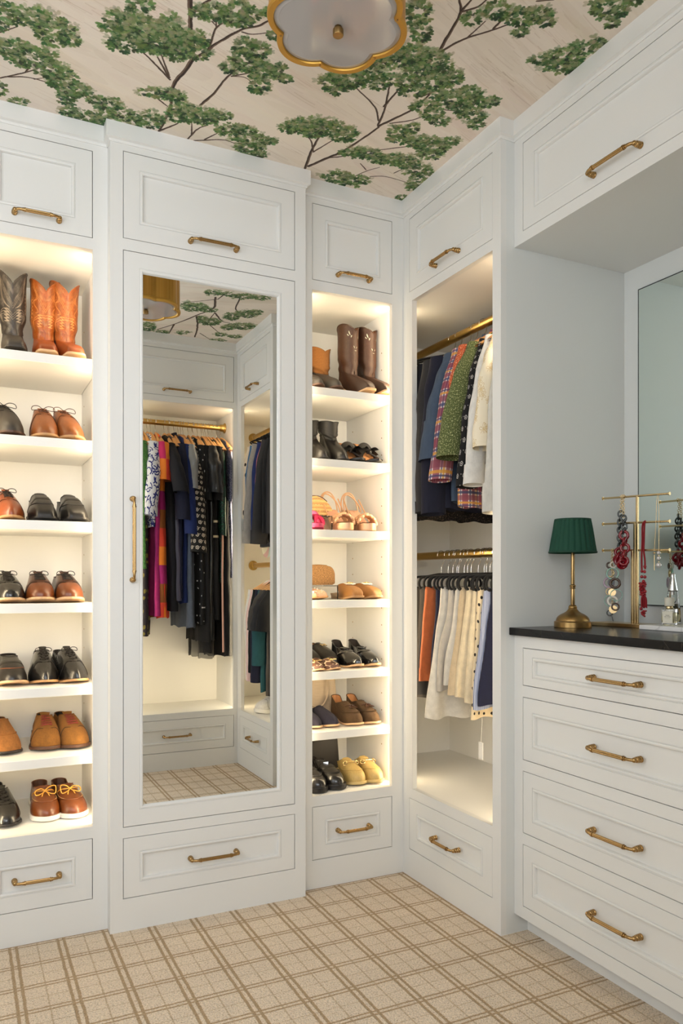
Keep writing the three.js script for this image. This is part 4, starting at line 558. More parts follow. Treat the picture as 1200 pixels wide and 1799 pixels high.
const beads = (k, g) => { const p = []; for (let i = 0; i < 26; i++) { const c = k.at(rr(-0.16, 0.16), rr(0.2, 0.85), 0.002); p.push(ball(rr(0.0016, 0.003), c.x, c.y, c.z, 6)); } const m = mesh('beading', p, pearl, g); m.userData.kind = 'stuff'; };
pair('pointed_mule', 'shoe', 'blush pointed mule with pearly beading under the clear riser', 3, [[-0.318, -0.06, 0.5], [-0.268, -0.075, 0.5]], { up: K.blush, span: 0.25, L: 0.2, W: 0.068, hh: 0.02, toe: 'point', throat: 0.56, hFront: 0.038, toeH: 0.022, hHeel: 0.02, hSide: 0.02, lining: K.blush, soleMat: K.soleTan, extra: beads }, nearM, nearC);
const emblem = (mat, shape, v, s) => (k, g) => { const c = k.at(0, v, 0.004), n = k.N(0, v), d = k.S(0, v + 0.03).sub(k.S(0, v - 0.03)).normalize(), x = d.clone().cross(n).normalize(), m4 = new THREE.Matrix4().makeBasis(x, n.clone().cross(x).normalize(), n).setPosition(c); mesh('emblem', new THREE.ExtrudeGeometry(shape, { depth: 0.0015, bevelEnabled: true, bevelSize: 0.0004, bevelThickness: 0.0004, bevelSegments: 1 }).scale(s, s, 1).applyMatrix4(m4), mat, g); };
const shapeOf = (pts) => new THREE.Shape(pts.map((p) => new THREE.Vector2(...p)));
const barred = shapeOf([[-1, -1], [-0.45, -1], [-0.45, -0.28], [0.45, -0.28], [0.45, -1], [1, -1], [1, 1], [0.45, 1], [0.45, 0.28], [-0.45, 0.28], [-0.45, 1], [-1, 1]]), tri = shapeOf([[-1, 0.6], [1, 0.6], [0, -0.85]]);
pair('emblem_loafer', 'shoe', 'black slip-on loafer with a gold barred emblem, behind the animal-print pair', 4, [[-0.262, -0.160, 0.10], [-0.192, -0.150, 0.12]], { up: K.black, L: 0.22, W: 0.074, throat: 0.46, tab: 0.02, hFront: 0.066, hHeel: 0.05, hSide: 0.042, toe: 'almond', lining: K.liningTan, soleMat: K.sole, extra: emblem(K.gold, barred, 0.9, 0.011) }, nearM, nearC);
const giraffe = canvasMap(512, 512, (g, w, h) => { g.fillStyle = 'rgb(214,190,160)'; g.fillRect(0, 0, w, h); for (let j = -1; j < 7; j++) for (let i = -1; i < 7; i++) { const x = i * 80 + (j % 2) * 40 + rr(-8, 8), y = j * 80 + rr(-8, 8); g.fillStyle = rnd() < 0.5 ? 'rgb(70,44,32)' : 'rgb(92,58,42)'; g.beginPath(); for (let k = 0; k < 7; k++) { const a = k / 7 * Math.PI * 2, r = rr(38, 47); g[k ? 'lineTo' : 'moveTo'](x + Math.cos(a) * r, y + Math.sin(a) * r); } g.fill(); } }); giraffe.repeat.set(3.2, 3.2);
pair('print_loafer', 'shoe', 'animal-print loafer with a gold plate across the front', 4, [[-0.302, -0.045, 0.20], [-0.230, -0.055, 0.32]], { up: phys(0xffffff, 0.5, { map: giraffe, ...DS }), L: 0.12, W: 0.066, span: 0.5, throat: 0.5, hFront: 0.034, hHeel: 0.022, hSide: 0.02, toeH: 0.016, hh: 0.003, sole: 0.004, toe: 'point', lining: K.liningTan, soleMat: K.solePale, extra: ornament(0.032, 0.02, 0.8, K.gold, K.soleBrown) }, nearM, nearC);
const strapOver = (mat, v, buckleMat) => (k, g) => { mesh('strap', [overlay(k, (a, b) => { const w = (a - 0.5) * 2; return [w * 0.30, v + b * 0.12 - 0.25 * w * w]; }, 0.0035, 24, 5), tube(bars(k, 0.16, 0.98, 0.0, 0.004), 0.003, 16, 6)], mat, g); const c = k.at(0.24, 0.8, 0.004); mesh('buckle', new THREE.TorusGeometry(0.005, 0.0012, 6, 16).rotateY(0.8).translate(c.x, c.y, c.z), buckleMat, g); };
pair('strap_shoe', 'shoe', 'black patent flat with a buckled strap, on the fifth shelf', 4, [[-0.138, -0.070, 0.04], [-0.064, -0.068, 0.06]], { up: K.patent, L: 0.21, W: 0.07, throat: 0.5, hFront: 0.056, hHeel: 0.074, hSide: 0.05, toeH: 0.030, hh: 0.012, toe: 'almond', soleMat: K.solePale, spring: 0.012, lining: K.liningDark, extra: strapOver(K.patent, 0.78, K.chrome) }, nearM, nearC);
pair('suede_slipper', 'shoe', 'navy suede slip-on shoe in front of the beige handbag', 5, [[-0.296, -0.085, 0.1], [-0.226, -0.085, 0.12]], { up: K.suedeNavy, L: 0.215, W: 0.074, throat: 0.50, tab: 0.014, hFront: 0.056, hHeel: 0.03, hSide: 0.034, toeH: 0.028, hh: 0.006, toe: 'almond', soleMat: K.solePale, lining: K.liningDark }, nearM, nearC);
pair('tassel_loafer', 'shoe', 'dark brown suede loafer with small tassels', 5, [[-0.142, -0.075, 0.0], [-0.070, -0.072, 0.05]], { up: K.suedeBrown, L: 0.215, W: 0.070, throat: 0.5, tab: 0.014, hFront: 0.066, hHeel: 0.072, hSide: 0.048, toeH: 0.034, hh: 0.012, lining: K.liningTan, soleMat: K.solePale, spring: 0.008, apron: 0.44, pucker: true, stitchMat: K.suedeBrown, extra: tasselOn(K.brown) }, nearM, nearC);
pair('emblem_loafer', 'shoe', 'chunky polished black loafer with a small triangular plate', 6, [[-0.314, -0.020, 0.12], [-0.236, -0.030, 0.14]], { up: K.blackShine, L: 0.235, W: 0.082, throat: 0.47, tab: 0.022, hFront: 0.062, hHeel: 0.048, hSide: 0.042, toeH: 0.036, hh: 0.012, sole: 0.017, spring: 0.003, welt: 0.004, apron: 0.46, pucker: true, saddle: true, lining: K.liningDark, soleMat: K.black, extra: emblem(K.chrome, tri, 0.84, 0.011) }, nearM, nearC);
pair('bit_loafer', 'shoe', 'straw yellow loafer mule with a gold bit', 6, [[-0.150, -0.042, 0.0], [-0.076, -0.040, 0.03]], { up: K.straw, span: 0.31, L: 0.205, W: 0.074, throat: 0.47, tab: 0.016, hFront: 0.064, hHeel: 0.02, hSide: 0.04, toeH: 0.04, hh: 0.012, sole: 0.009, lining: K.creamTan, soleMat: K.creamTan, apron: 0.44, extra: bitOn(K.gold) }, nearM, nearC);
function tote(label, x, tier, z, w0, w1, h, d, mat, edge, handles) {
  const t = thing('tote_bag', label, 'bag', [x, T[tier], z]);
  const f = (y) => lerp(w0, w1, y / h) / 2, P = (a, b) => { const th = a * Math.PI * 2, c = Math.cos(th), s = Math.sin(th), p = 0.22, y = b * h, w = f(y), dd = d / 2 * (1 - 0.35 * b); return [Math.sign(c) * Math.pow(Math.abs(c), p) * w, y, Math.sign(s) * Math.pow(Math.abs(s), p) * dd]; };
  const g = sheet(96, 10, P, null, true);
  mesh('body', [g, sheet(96, 1, (a, b) => { const q = P(a, 0.001); return [q[0] * (1 - b), 0, q[2] * (1 - b)]; }), sheet(96, 1, (a, b) => { const q = P(a, 0.97); return [q[0] * (1 - b), q[1], q[2] * (1 - b)]; })], mat, t);
  mesh('edging', [tube([[-f(0) + 0.004, 0.001, d / 2 + 0.0005], [0, 0.001, d / 2 + 0.0008], [f(0) - 0.004, 0.001, d / 2 + 0.0005]], 0.0016, 12, 6)], edge, t);
  if (handles) for (const e of [1, -1]) mesh('handle', [tube([[-0.05, h * 0.95, d / 2 * 0.7 * e], [-0.052, h * 0.7, d / 2 * e + 0.004 * e], [-0.03, h * 0.35, d / 2 * e + 0.012 * e], [0.01, h * 0.26, d / 2 * e + 0.014 * e], [0.04, h * 0.42, d / 2 * e + 0.012 * e], [0.052, h * 0.7, d / 2 * e + 0.005 * e], [0.050, h * 0.95, d / 2 * 0.7 * e]], 0.0034, 40, 8), tube([[-0.05, h * 0.95, d / 2 * 0.7 * e + 0.003 * e], [-0.053, h * 0.7, d / 2 * e + 0.0075 * e], [-0.03, h * 0.345, d / 2 * e + 0.0155 * e], [0.01, h * 0.255, d / 2 * e + 0.0175 * e], [0.04, h * 0.415, d / 2 * e + 0.0155 * e], [0.053, h * 0.7, d / 2 * e + 0.0085 * e], [0.050, h * 0.95, d / 2 * 0.7 * e + 0.003 * e]], 0.0012, 40, 6)], [mat, mat][0], t);
  return t;
}
tote('beige structured handbag with looped handles, behind navy slip-ons', -0.212, 5, -0.345, 0.20, 0.185, 0.172, 0.08, leather(0xc9b59a, 0.5), K.soleBrown, true);
tote('plain black tote bag behind chunky black loafers on the cabinet floor', -0.222, 6, -0.315, 0.215, 0.195, 0.172, 0.07, leather(0x2a2622, 0.5), K.black, false);

// ---------------------------------------------------------------- cloth
const weave = noiseMap(256, (u, v) => 0.5 + 0.5 * Math.sin(u * 402) * 0.3 + 0.5 * Math.sin(v * 402) * 0.3 + 0.3 * noise.noise(u * 24, v * 24, 2)); weave.repeat.set(12, 12);
const tone = noiseMap(128, (u, v) => 0.9 + 0.12 * noise.noise(u * 12, v * 12, 3) + 0.06 * noise.noise(u * 50, v * 50, 1)); tone.repeat.set(4, 4);
const cloth = (c, o = {}) => phys(c, 0.92, { map: tone, bumpMap: weave, bumpScale: 0.0004, sheen: 0.06, sheenRoughness: 0.6, sheenColor: lin(0.5, 0.5, 0.5), ...DS, ...o });
const printed = (period, w, draw, o = {}) => { const t = canvasMap(w, w, draw); t.repeat.set(1 / period, 1 / period); return phys(0xffffff, 0.9, { map: t, bumpMap: weave, bumpScale: 0.0003, ...DS, ...o }); };
const tweed = (A, B, C, period = 0.30) => { const t = noiseMap(256, (u, v) => { const n = noise.noise(u * 60, v * 60, 1) + 0.5 * noise.noise(u * 128, v * 128, 2), k = n > 0.42 ? C : n > 0.02 ? A : B, f = 1 + 0.15 * noise.noise(u * 128, v * 128, 7); return k.map((x) => x / 255 * f); }, true, 3); t.repeat.set(1 / period, 1 / period); return phys(0xffffff, 1, { map: t, bumpMap: nap, bumpScale: 0.0012, sheen: 0.15, ...DS }); };
const plaidDraw = (ground, bars) => (g, w) => { g.fillStyle = ground; g.fillRect(0, 0, w, w); for (const pass of [0, 1]) for (const [p, s, c, a] of bars) { g.globalAlpha = a; g.fillStyle = c; if (pass) g.fillRect(0, p * w, w, s * w); else g.fillRect(p * w, 0, s * w, w); } g.globalAlpha = 0.12; g.fillStyle = '#fff'; for (let i = 0; i < w; i += 4) g.fillRect(0, i, w, 1.5); };
const florets = (ground, ink, n, r) => (g, w) => { g.fillStyle = ground; g.fillRect(0, 0, w, w); g.strokeStyle = g.fillStyle = ink; for (let i = 0; i < n; i++) for (let j = 0; j < n; j++) { const x = (i + (j % 2) * 0.5 + 0.25) * w / n, y = (j + 0.5) * w / n; g.lineWidth = r * 0.28; g.beginPath(); for (let k = 0; k <= 5; k++) { const a = k / 5 * Math.PI * 2 + i; g.lineTo(x + Math.cos(a) * r, y + Math.sin(a) * r); } g.stroke(); g.beginPath(); g.arc(x, y, r * 0.32, 0, 7); g.fill(); g.beginPath(); g.arc(x + w / n * 0.42, y + r * 0.6, r * 0.22, 0, 7); g.fill(); } };
const stripes = (ground, ink, n, k = 0.4) => (g, w) => { g.fillStyle = ground; g.fillRect(0, 0, w, w); g.fillStyle = ink; for (let i = 0; i < n; i++) { g.globalAlpha = 0.6 + 0.4 * rnd(); g.fillRect(i * w / n, 0, w / n * k, w); } };
const dots = (ground, ink, n, r, jit = 4) => (g, w) => { g.fillStyle = ground; g.fillRect(0, 0, w, w); g.fillStyle = ink; for (let i = 0; i < n; i++) for (let j = 0; j < n; j++) { g.beginPath(); g.ellipse((i + 0.5 + (j % 2) * 0.5) * w / n + rr(-jit, jit), (j + 0.5) * w / n + rr(-jit, jit), r * rr(0.7, 1.2), r * rr(0.6, 1.1), rnd() * 3, 0, 7); g.fill(); } };
const sequins = (ground, a, b, rough = 0.3) => printed(0.06, 256, (g, w) => { g.fillStyle = ground; g.fillRect(0, 0, w, w); for (let i = 0; i < 26; i++) for (let j = 0; j < 26; j++) { g.fillStyle = rnd() < 0.25 ? a : rnd() < 0.5 ? b : ground; g.beginPath(); g.arc(i * 10 + 5, j * 10 + 5, 4.4, 0, 7); g.fill(); } }, { roughness: rough, metalness: 0.35 });
const F = {
  black: cloth(0x0f0e10), ink: cloth(0x12121a), charcoal: cloth(0x2b2a2c), navy: cloth(0x14162a), midnight: cloth(0x10142e), royal: cloth(0x12275f), denim: cloth(0x455468), brownKnit: tweed([52, 44, 40], [26, 22, 22], [96, 82, 70]),
  greyDark: cloth(0x4a4540), rustC: cloth(0xb3623a), linen: cloth(0xd8d3c8), linenGrey: cloth(0xb9b3aa), beige: cloth(0xc9b697), cream: cloth(0xe2d2b2), white: cloth(0xe9e6df), steel: cloth(0x5b6474), teal: cloth(0x1f4f58), pinkC: cloth(0xc9737d), greyHood: cloth(0x9a948e), slateBlue: cloth(0x3f6f97), blushC: cloth(0xd9aa98), darkDenim: cloth(0x0c1130), satin: phys(0x0d0d0f, 0.35, { sheen: 0.4, sheenColor: lin(0.4, 0.4, 0.4), ...DS }), satinPlum: phys(0x3a3548, 0.4, DS), silver: phys(0x8d9094, 0.35, { metalness: 0.25, ...DS }),
  greenTweed: tweed([110, 116, 70], [76, 86, 48], [186, 186, 136], 0.22), orangeTweed: tweed([204, 106, 66], [176, 78, 46], [240, 196, 160]),
  plaid: printed(0.085, 256, plaidDraw('rgb(226,208,198)', [[0, 0.3, 'rgb(122,40,62)', 0.75], [0.36, 0.10, 'rgb(54,60,98)', 0.75], [0.52, 0.2, 'rgb(126,56,70)', 0.7], [0.78, 0.08, 'rgb(216,150,52)', 0.8], [0.9, 0.05, 'rgb(48,50,90)', 0.7]])),
  floral: printed(0.12, 256, florets('rgb(18,16,17)', 'rgb(206,200,192)', 4, 13)),
  lace: printed(0.16, 512, (g, w) => { g.fillStyle = 'rgb(238,226,200)'; g.fillRect(0, 0, w, w); g.strokeStyle = 'rgb(206,178,128)'; g.fillStyle = 'rgb(222,198,150)'; for (let i = 0; i < 26; i++) { const x = rnd() * w, y = rnd() * w, r = rr(18, 40); g.lineWidth = 4; for (let k = 0; k < 5; k++) { const a = k * 1.2566 + i; g.beginPath(); g.ellipse(x + Math.cos(a) * r, y + Math.sin(a) * r, r * 0.6, r * 0.34, a, 0, 7); g.stroke(); } g.beginPath(); g.arc(x, y, r * 0.3, 0, 7); g.fill(); } }),
  stripeBlue: printed(0.10, 256, stripes('rgb(116,128,164)', 'rgb(214,216,224)', 16, 0.4)), dotted: printed(0.14, 256, dots('rgb(226,206,170)', 'rgb(26,22,22)', 5, 11)),
  greenSeq: sequins('rgb(52,104,44)', 'rgb(150,200,110)', 'rgb(74,136,58)'), emeraldSeq: sequins('rgb(8,10,10)', 'rgb(40,140,96)', 'rgb(12,18,18)'), navySeq: sequins('rgb(64,66,96)', 'rgb(206,206,220)', 'rgb(40,42,74)'),
  brush: printed(0.22, 512, (g, w) => { g.fillStyle = 'rgb(222,222,226)'; g.fillRect(0, 0, w, w); g.strokeStyle = 'rgb(36,44,116)'; g.lineCap = 'round'; for (let i = 0; i < 90; i++) { g.lineWidth = rr(8, 20); const x = rnd() * w, y = rnd() * w, a = rnd() * 6; g.beginPath(); g.moveTo(x, y); g.quadraticCurveTo(x + 40 * Math.cos(a), y + 40 * Math.sin(a), x + 70 * Math.cos(a + 0.7), y + 70 * Math.sin(a + 0.7)); g.stroke(); } }),
  checks: printed(0.42, 512, (g, w) => { const C = ['rgb(226,70,48)', 'rgb(238,112,32)', 'rgb(196,40,96)', 'rgb(150,84,36)', 'rgb(226,60,60)', 'rgb(238,130,40)', 'rgb(168,32,110)', 'rgb(214,52,40)']; let k = 0; for (let j = 0; j < 4; j++) for (let i = 0; i < 4; i++) { g.fillStyle = C[(k++ * 3 + j) % 8]; g.fillRect(i * w / 4, j * w / 4, w / 4 + 1, w / 4 + 1); } }),
  magenta: cloth(0xb02a72), multi: printed(0.2, 256, dots('rgb(40,34,40)', 'rgb(120,110,52)', 5, 16, 14)), flowersBig: printed(0.085, 256, florets('rgb(16,15,16)', 'rgb(226,216,200)', 3, 24)),
  sparsePrint: printed(0.2, 256, dots('rgb(14,14,15)', 'rgb(196,196,196)', 4, 8, 20)), tulle: phys(0x1a1818, 0.9, { transparent: true, opacity: 0.72, ...DS }), pinkStripe: printed(0.06, 128, stripes('rgb(238,226,220)', 'rgb(206,120,112)', 8, 0.4)), abstract: printed(0.24, 256, dots('rgb(226,206,180)', 'rgb(40,34,34)', 3, 16, 20)),
  wood: std(0xffffff, 0.4, { map: canvasMap(256, 64, (g, w, h) => { g.fillStyle = 'rgb(206,150,90)'; g.fillRect(0, 0, w, h); for (let i = 0; i < 40; i++) { g.globalAlpha = 0.25; g.strokeStyle = i % 2 ? 'rgb(170,110,56)' : 'rgb(226,178,118)'; g.lineWidth = 1 + rnd() * 2; const y = rnd() * h; g.beginPath(); g.moveTo(0, y); g.bezierCurveTo(80, y + rr(-6, 6), 160, y + rr(-6, 6), w, y + rr(-4, 4)); g.stroke(); } }) }),
  velvet: phys(0x0b0b0c, 0.8, { sheen: 0.4, sheenColor: lin(0.25, 0.25, 0.26) }),
};
// ---------------------------------------------------------------- hangers: hook over the rod at the origin, arms along local x
const hookPts = (R) => { const p = []; for (let i = 0; i <= 14; i++) { const a = lerp(-0.5, 3.35, i / 14); p.push(V3(0, Math.sin(a) * R, Math.cos(a) * R)); } return p; };
const hookGeo = (() => { const p = hookPts(0.0175).map((v) => V3(0, v.y, v.z)); p.reverse(); const a = p[p.length - 1]; return tube([...p, V3(0, -0.026, 0.012), V3(0, -0.040, 0.003), V3(0, -0.055, 0), V3(0, -0.072, 0)], 0.0014, 60, 6).rotateY(Math.PI / 2); })();
const woodArms = (() => sheet(16, 40, (a, b) => { const th = a * Math.PI * 2, s = (b - 0.5) * 2, x = s * 0.205, y = -0.076 - 0.088 * Math.pow(Math.abs(s), 1.35) + 0.004 * Math.cos(s * 3), h = 0.0135 * (1 - 0.35 * Math.abs(s)) * (Math.abs(s) > 0.97 ? 0.4 : 1), d = 0.0065 + 0.012 * Math.pow(Math.abs(s), 2.5); return [x, y + Math.sin(th) * h, Math.cos(th) * d + 0.006 * s * s]; }, (a, b) => [b * 2, a * 0.3], true))();
const slimArms = merge([tube([[-0.2, -0.125, 0], [-0.19, -0.118, 0], [-0.07, -0.082, 0], [-0.02, -0.068, 0], [0, -0.066, 0], [0.02, -0.068, 0], [0.07, -0.082, 0], [0.19, -0.118, 0], [0.2, -0.125, 0], [0.19, -0.131, 0], [0, -0.133, 0], [-0.19, -0.131, 0]], 0.0045, 90, 7, true)]);
const clipArms = merge([tube([[-0.125, -0.128, 0], [-0.132, -0.108, 0], [-0.122, -0.090, 0], [-0.06, -0.082, 0], [0, -0.074, 0], [0.06, -0.082, 0], [0.122, -0.090, 0], [0.132, -0.108, 0], [0.125, -0.128, 0], [0.08, -0.134, 0], [0, -0.134, 0], [-0.08, -0.134, 0]], 0.0048, 90, 7, true)]);
const clipGeo = merge([-0.105, 0.105].flatMap((x) => [rbox(x - 0.012, x + 0.012, -0.175, -0.125, -0.009, -0.003, 0.002), rbox(x - 0.012, x + 0.012, -0.175, -0.125, 0.003, 0.009, 0.002), rbox(x - 0.009, x + 0.009, -0.150, -0.138, -0.003, 0.003, 0.001)]));
function hanger(kind, label, pos, turn, group, clips) {
  const t = thing(kind === 'wood' ? 'wooden_hanger' : 'velvet_hanger', label, 'hanger', pos, turn, group);
  mesh('hook', hookGeo, M.chrome, t); mesh('arms', kind === 'wood' ? woodArms : clips ? clipArms : slimArms, kind === 'wood' ? F.wood : F.velvet, t);
  if (clips) mesh('clip', clipGeo, F.velvet, t);
  return t;
}
// ---------------------------------------------------------------- garments: shoulders along local x, the edge at -x is the one that faces the room
let gseed = 1;
function garment(kind, label, pos, turn, o) {
  const t = thing(kind, label, o.cat ?? 'clothing', pos, turn, o.group), s = gseed++ * 7.31, y0 = o.y0 ?? 0.078, sw = o.sw ?? 0.19, len = o.len, fw = o.hem ?? sw, th = o.th ?? 0.03, fa = o.fold ?? 0.012, nf = o.nf ?? 3.2, drop = o.drop ?? 0.092, sh = o.slope ?? 0.1, fan = o.fan ?? 0, neck = o.neck ?? 0.05, N1 = 64, N2 = 30;
  const body = (a, b) => {
    const A = a * Math.PI * 2, c = Math.cos(A), q = Math.sin(A), v = b, e = Math.min(1, v / sh), f = Math.max(0, (v - sh) / (1 - sh));
    let w = v < sh ? lerp(neck, sw, Math.pow(e, 0.8)) : lerp(sw, fw, o.straight ? f : smooth(f, -0.1, 1.05)); if (o.waist) w *= 1 - o.waist * Math.exp(-Math.pow((f - 0.38) / 0.16, 2));
    const tt = v < sh ? lerp(0.010, 0.024, e) : lerp(0.024, th, Math.pow(f, 0.7)), cc = Math.sign(c) * Math.pow(Math.abs(c), 0.75), X = cc * w, y = v < sh ? -y0 - drop * Math.pow(e, 1.35) : -(y0 + drop) - (len - drop) * f;
    const fold = fa * smooth(v, 0.12, 0.9) * (Math.sin(nf * X / 0.1 + s + 1.1 * v) + 0.5 * Math.sin(nf * 2.3 * X / 0.1 + s * 2 - v * 2)) * (0.65 + 0.35 * Math.abs(q)), wr = 0.006 * noise.noise(X * 14 + s, y * 9, s) * smooth(v, 0.05, 0.3);
    const hemw = f > 0.96 ? 0.004 * Math.sin(X * 60 + s) : 0;
    return [X + (o.sweep ?? 0) * -f + 0.006 * noise.noise(y * 7, s, 1), y + hemw + (o.slant ?? 0) * (X / sw) * f, Math.sign(q) * Math.pow(Math.abs(q), 0.8) * tt + fold + wr + fan * f * (0.6 - 0.4 * c)];
  };
  mesh(o.bodyName ?? 'body', sheet(N1, N2, body, (a, b) => { const p = body(a, b); return [p[0] + Math.sin(a * 6.2832) * 0.03, p[1]]; }, true), o.mat, t);
  if (o.collar) mesh('collar', [sheet(32, 4, (a, b) => { const A = a * Math.PI * 2; return [Math.cos(A) * (neck + 0.004 + b * 0.012), -y0 + 0.018 - b * 0.036, Math.sin(A) * (0.014 + b * 0.010)]; }, (a, b) => [a * 0.2, b * 0.04], true)], o.collarMat ?? o.mat, t);
  if (o.sleeve) {
    for (const e of o.oneSleeve ? [-1] : [-1, 1]) {
      const L = o.sleeve, r0 = o.r0 ?? 0.062, r1 = o.r1 ?? 0.046, out = e < 0 ? (o.out ?? 0.05) : 0.02, dz = e < 0 ? (o.dz ?? 0) : 0, yS = -(y0 + drop) + 0.004;
      const path = new THREE.CatmullRomCurve3([V3(e * (sw - 0.022), yS + 0.006, 0), V3(e * (sw + out * 0.3), yS - L * 0.22, dz * 0.1), V3(e * (sw + out * 0.75), yS - L * 0.58, dz * 0.5), V3(e * (sw + out), yS - L, dz)]);
      const sl = (a, b) => { const A = a * Math.PI * 2, p = path.getPoint(b), r = lerp(r0, r1, Math.pow(b, 0.8)), wr = 1 + 0.13 * noise.noise(a * 4 + s, b * 6, e + s) * smooth(b, 0.05, 0.4) + 0.06 * Math.sin(b * 18 + s + Math.cos(A) * 1.5) * Math.exp(-Math.pow((b - 0.5) / 0.2, 2)); return [p.x + Math.cos(A) * r * wr * 0.8, p.y + Math.sin(A * 1) * 0.004 + (b < 0.03 ? 0.012 * Math.abs(Math.cos(A)) : 0), p.z + Math.sin(A) * r * (o.flat ?? 0.55) * wr]; };
      mesh('sleeve', sheet(32, 20, sl, (a, b) => [a * r0 * 5.2, b * L], true), o.sleeveMat ?? o.mat, t);
      if (o.cuff) mesh('cuff', sheet(32, 4, (a, b) => { const p = sl(a, 1 - o.cuff * b); const c = path.getPoint(1 - o.cuff * b); return [c.x + (p[0] - c.x) * 1.13, p[1] - 0.004 * (1 - b), c.z + (p[2] - c.z) * 1.16]; }, (a, b) => [a * 0.25, b * 0.05], true), o.cuffMat ?? o.mat, t);
    }
  }
  if (o.extra) o.extra(t, body);
  return t;
}
const flat = (o) => ({ y0: 0.122, drop: 0.012, slope: 0.03, neck: o.hw ?? 0.11, sw: o.hw ?? 0.115, hem: o.hem ?? 0.14, th: 0.02, ...o });
const carry = (k, label) => k + ' of the ' + label;
// ---- wardrobe in the corner, upper rod (rod axis at x = 0.25, y = 1.992)
const dressing = [
  ['knit_top', 'dark brown speckled knit top at the far end of the corner wardrobe', -0.055, F.brownKnit, { len: 0.62, sleeve: 0.5, out: 0.0, th: 0.02 }],
  ['knit_top', 'plain black knit top beside the dark brown speckled one', -0.010, F.black, { len: 0.59, sleeve: 0.50, out: 0.015, th: 0.024 }],
  ['blazer', 'black blazer with a thin grey edge, third from the far end', 0.045, F.ink, { len: 0.58, sleeve: 0.52, out: 0.015, cuff: 0.06, cuffMat: F.charcoal, r0: 0.07, r1: 0.055 }],
  ['blazer', 'charcoal blazer between the black blazer and the navy coat', 0.095, F.charcoal, { len: 0.59, sleeve: 0.52, out: 0.02, r0: 0.07, r1: 0.056 }],
  ['blazer', 'midnight navy jacket behind the denim shirt', 0.150, F.navy, { len: 0.60, sleeve: 0.53, out: 0.03, r0: 0.072, r1: 0.058 }],
  ['shirt', 'faded denim blue shirt with a rolled sleeve reaching out of the wardrobe', 0.205, F.denim, { len: 0.58, sleeve: 0.345, out: 0.062, dz: -0.03, cuff: 0.3, r0: 0.058, r1: 0.05, collar: true, flat: 0.7 }],
  ['shirt', 'plaid shirt in wine and cream checks with a turned-back cuff', 0.262, F.plaid, { len: 0.60, sleeve: 0.42, out: 0.055, dz: -0.03, cuff: 0.14, collar: true, r0: 0.055, r1: 0.046 }],
  ['jacket', 'orange flecked tweed jacket beside the green tweed one', 0.305, F.orangeTweed, { len: 0.50, sleeve: 0.30, out: 0.02, r0: 0.06, r1: 0.06, th: 0.024 }],
  ['jacket', 'mossy green flecked tweed jacket with a wide sleeve', 0.345, F.greenTweed, { len: 0.52, sleeve: 0.36, out: 0.072, dz: -0.028, r0: 0.056, r1: 0.068, flat: 0.55, th: 0.026 }],
  ['blouse', 'black blouse printed with small white florets', 0.390, F.floral, { len: 0.60, sleeve: 0.46, out: 0.05, dz: -0.02, r0: 0.046, r1: 0.052, flat: 0.36, th: 0.02 }],
  ['shirt', 'off-white long-sleeved shirt beside the black floret blouse', 0.432, F.white, { len: 0.6, sleeve: 0.455, out: 0.055, dz: -0.012, r0: 0.05, r1: 0.046, cuff: 0.1, flat: 0.4, th: 0.022, collar: true }],
  ['blouse', 'cream embroidered lace blouse with a scalloped sleeve', 0.478, F.lace, { len: 0.56, sleeve: 0.35, out: 0.045, dz: -0.01, r0: 0.055, r1: 0.062, flat: 0.42, th: 0.024 }],
  ['shirt', 'white cotton shirt at the near end of the corner wardrobe', 0.512, F.linen, { len: 0.70, sleeve: 0.55, out: 0.05, cuff: 0.12, r0: 0.05, r1: 0.05, flat: 0.3, th: 0.018, fold: 0.006 }],
];
for (const [kind, label, z, mat, o] of dressing) { const d = rr(-0.006, 0.006); garment(kind, label, [0.25 + d, 1.992, z], 0, { mat, sw: 0.185, ...o }); hanger(/dark|plain black/.test(label) ? 'slim' : 'wood', carry('hanger', label), [0.25 + d, 1.992, z + 0.001], rr(-0.06, 0.06), undefined); }
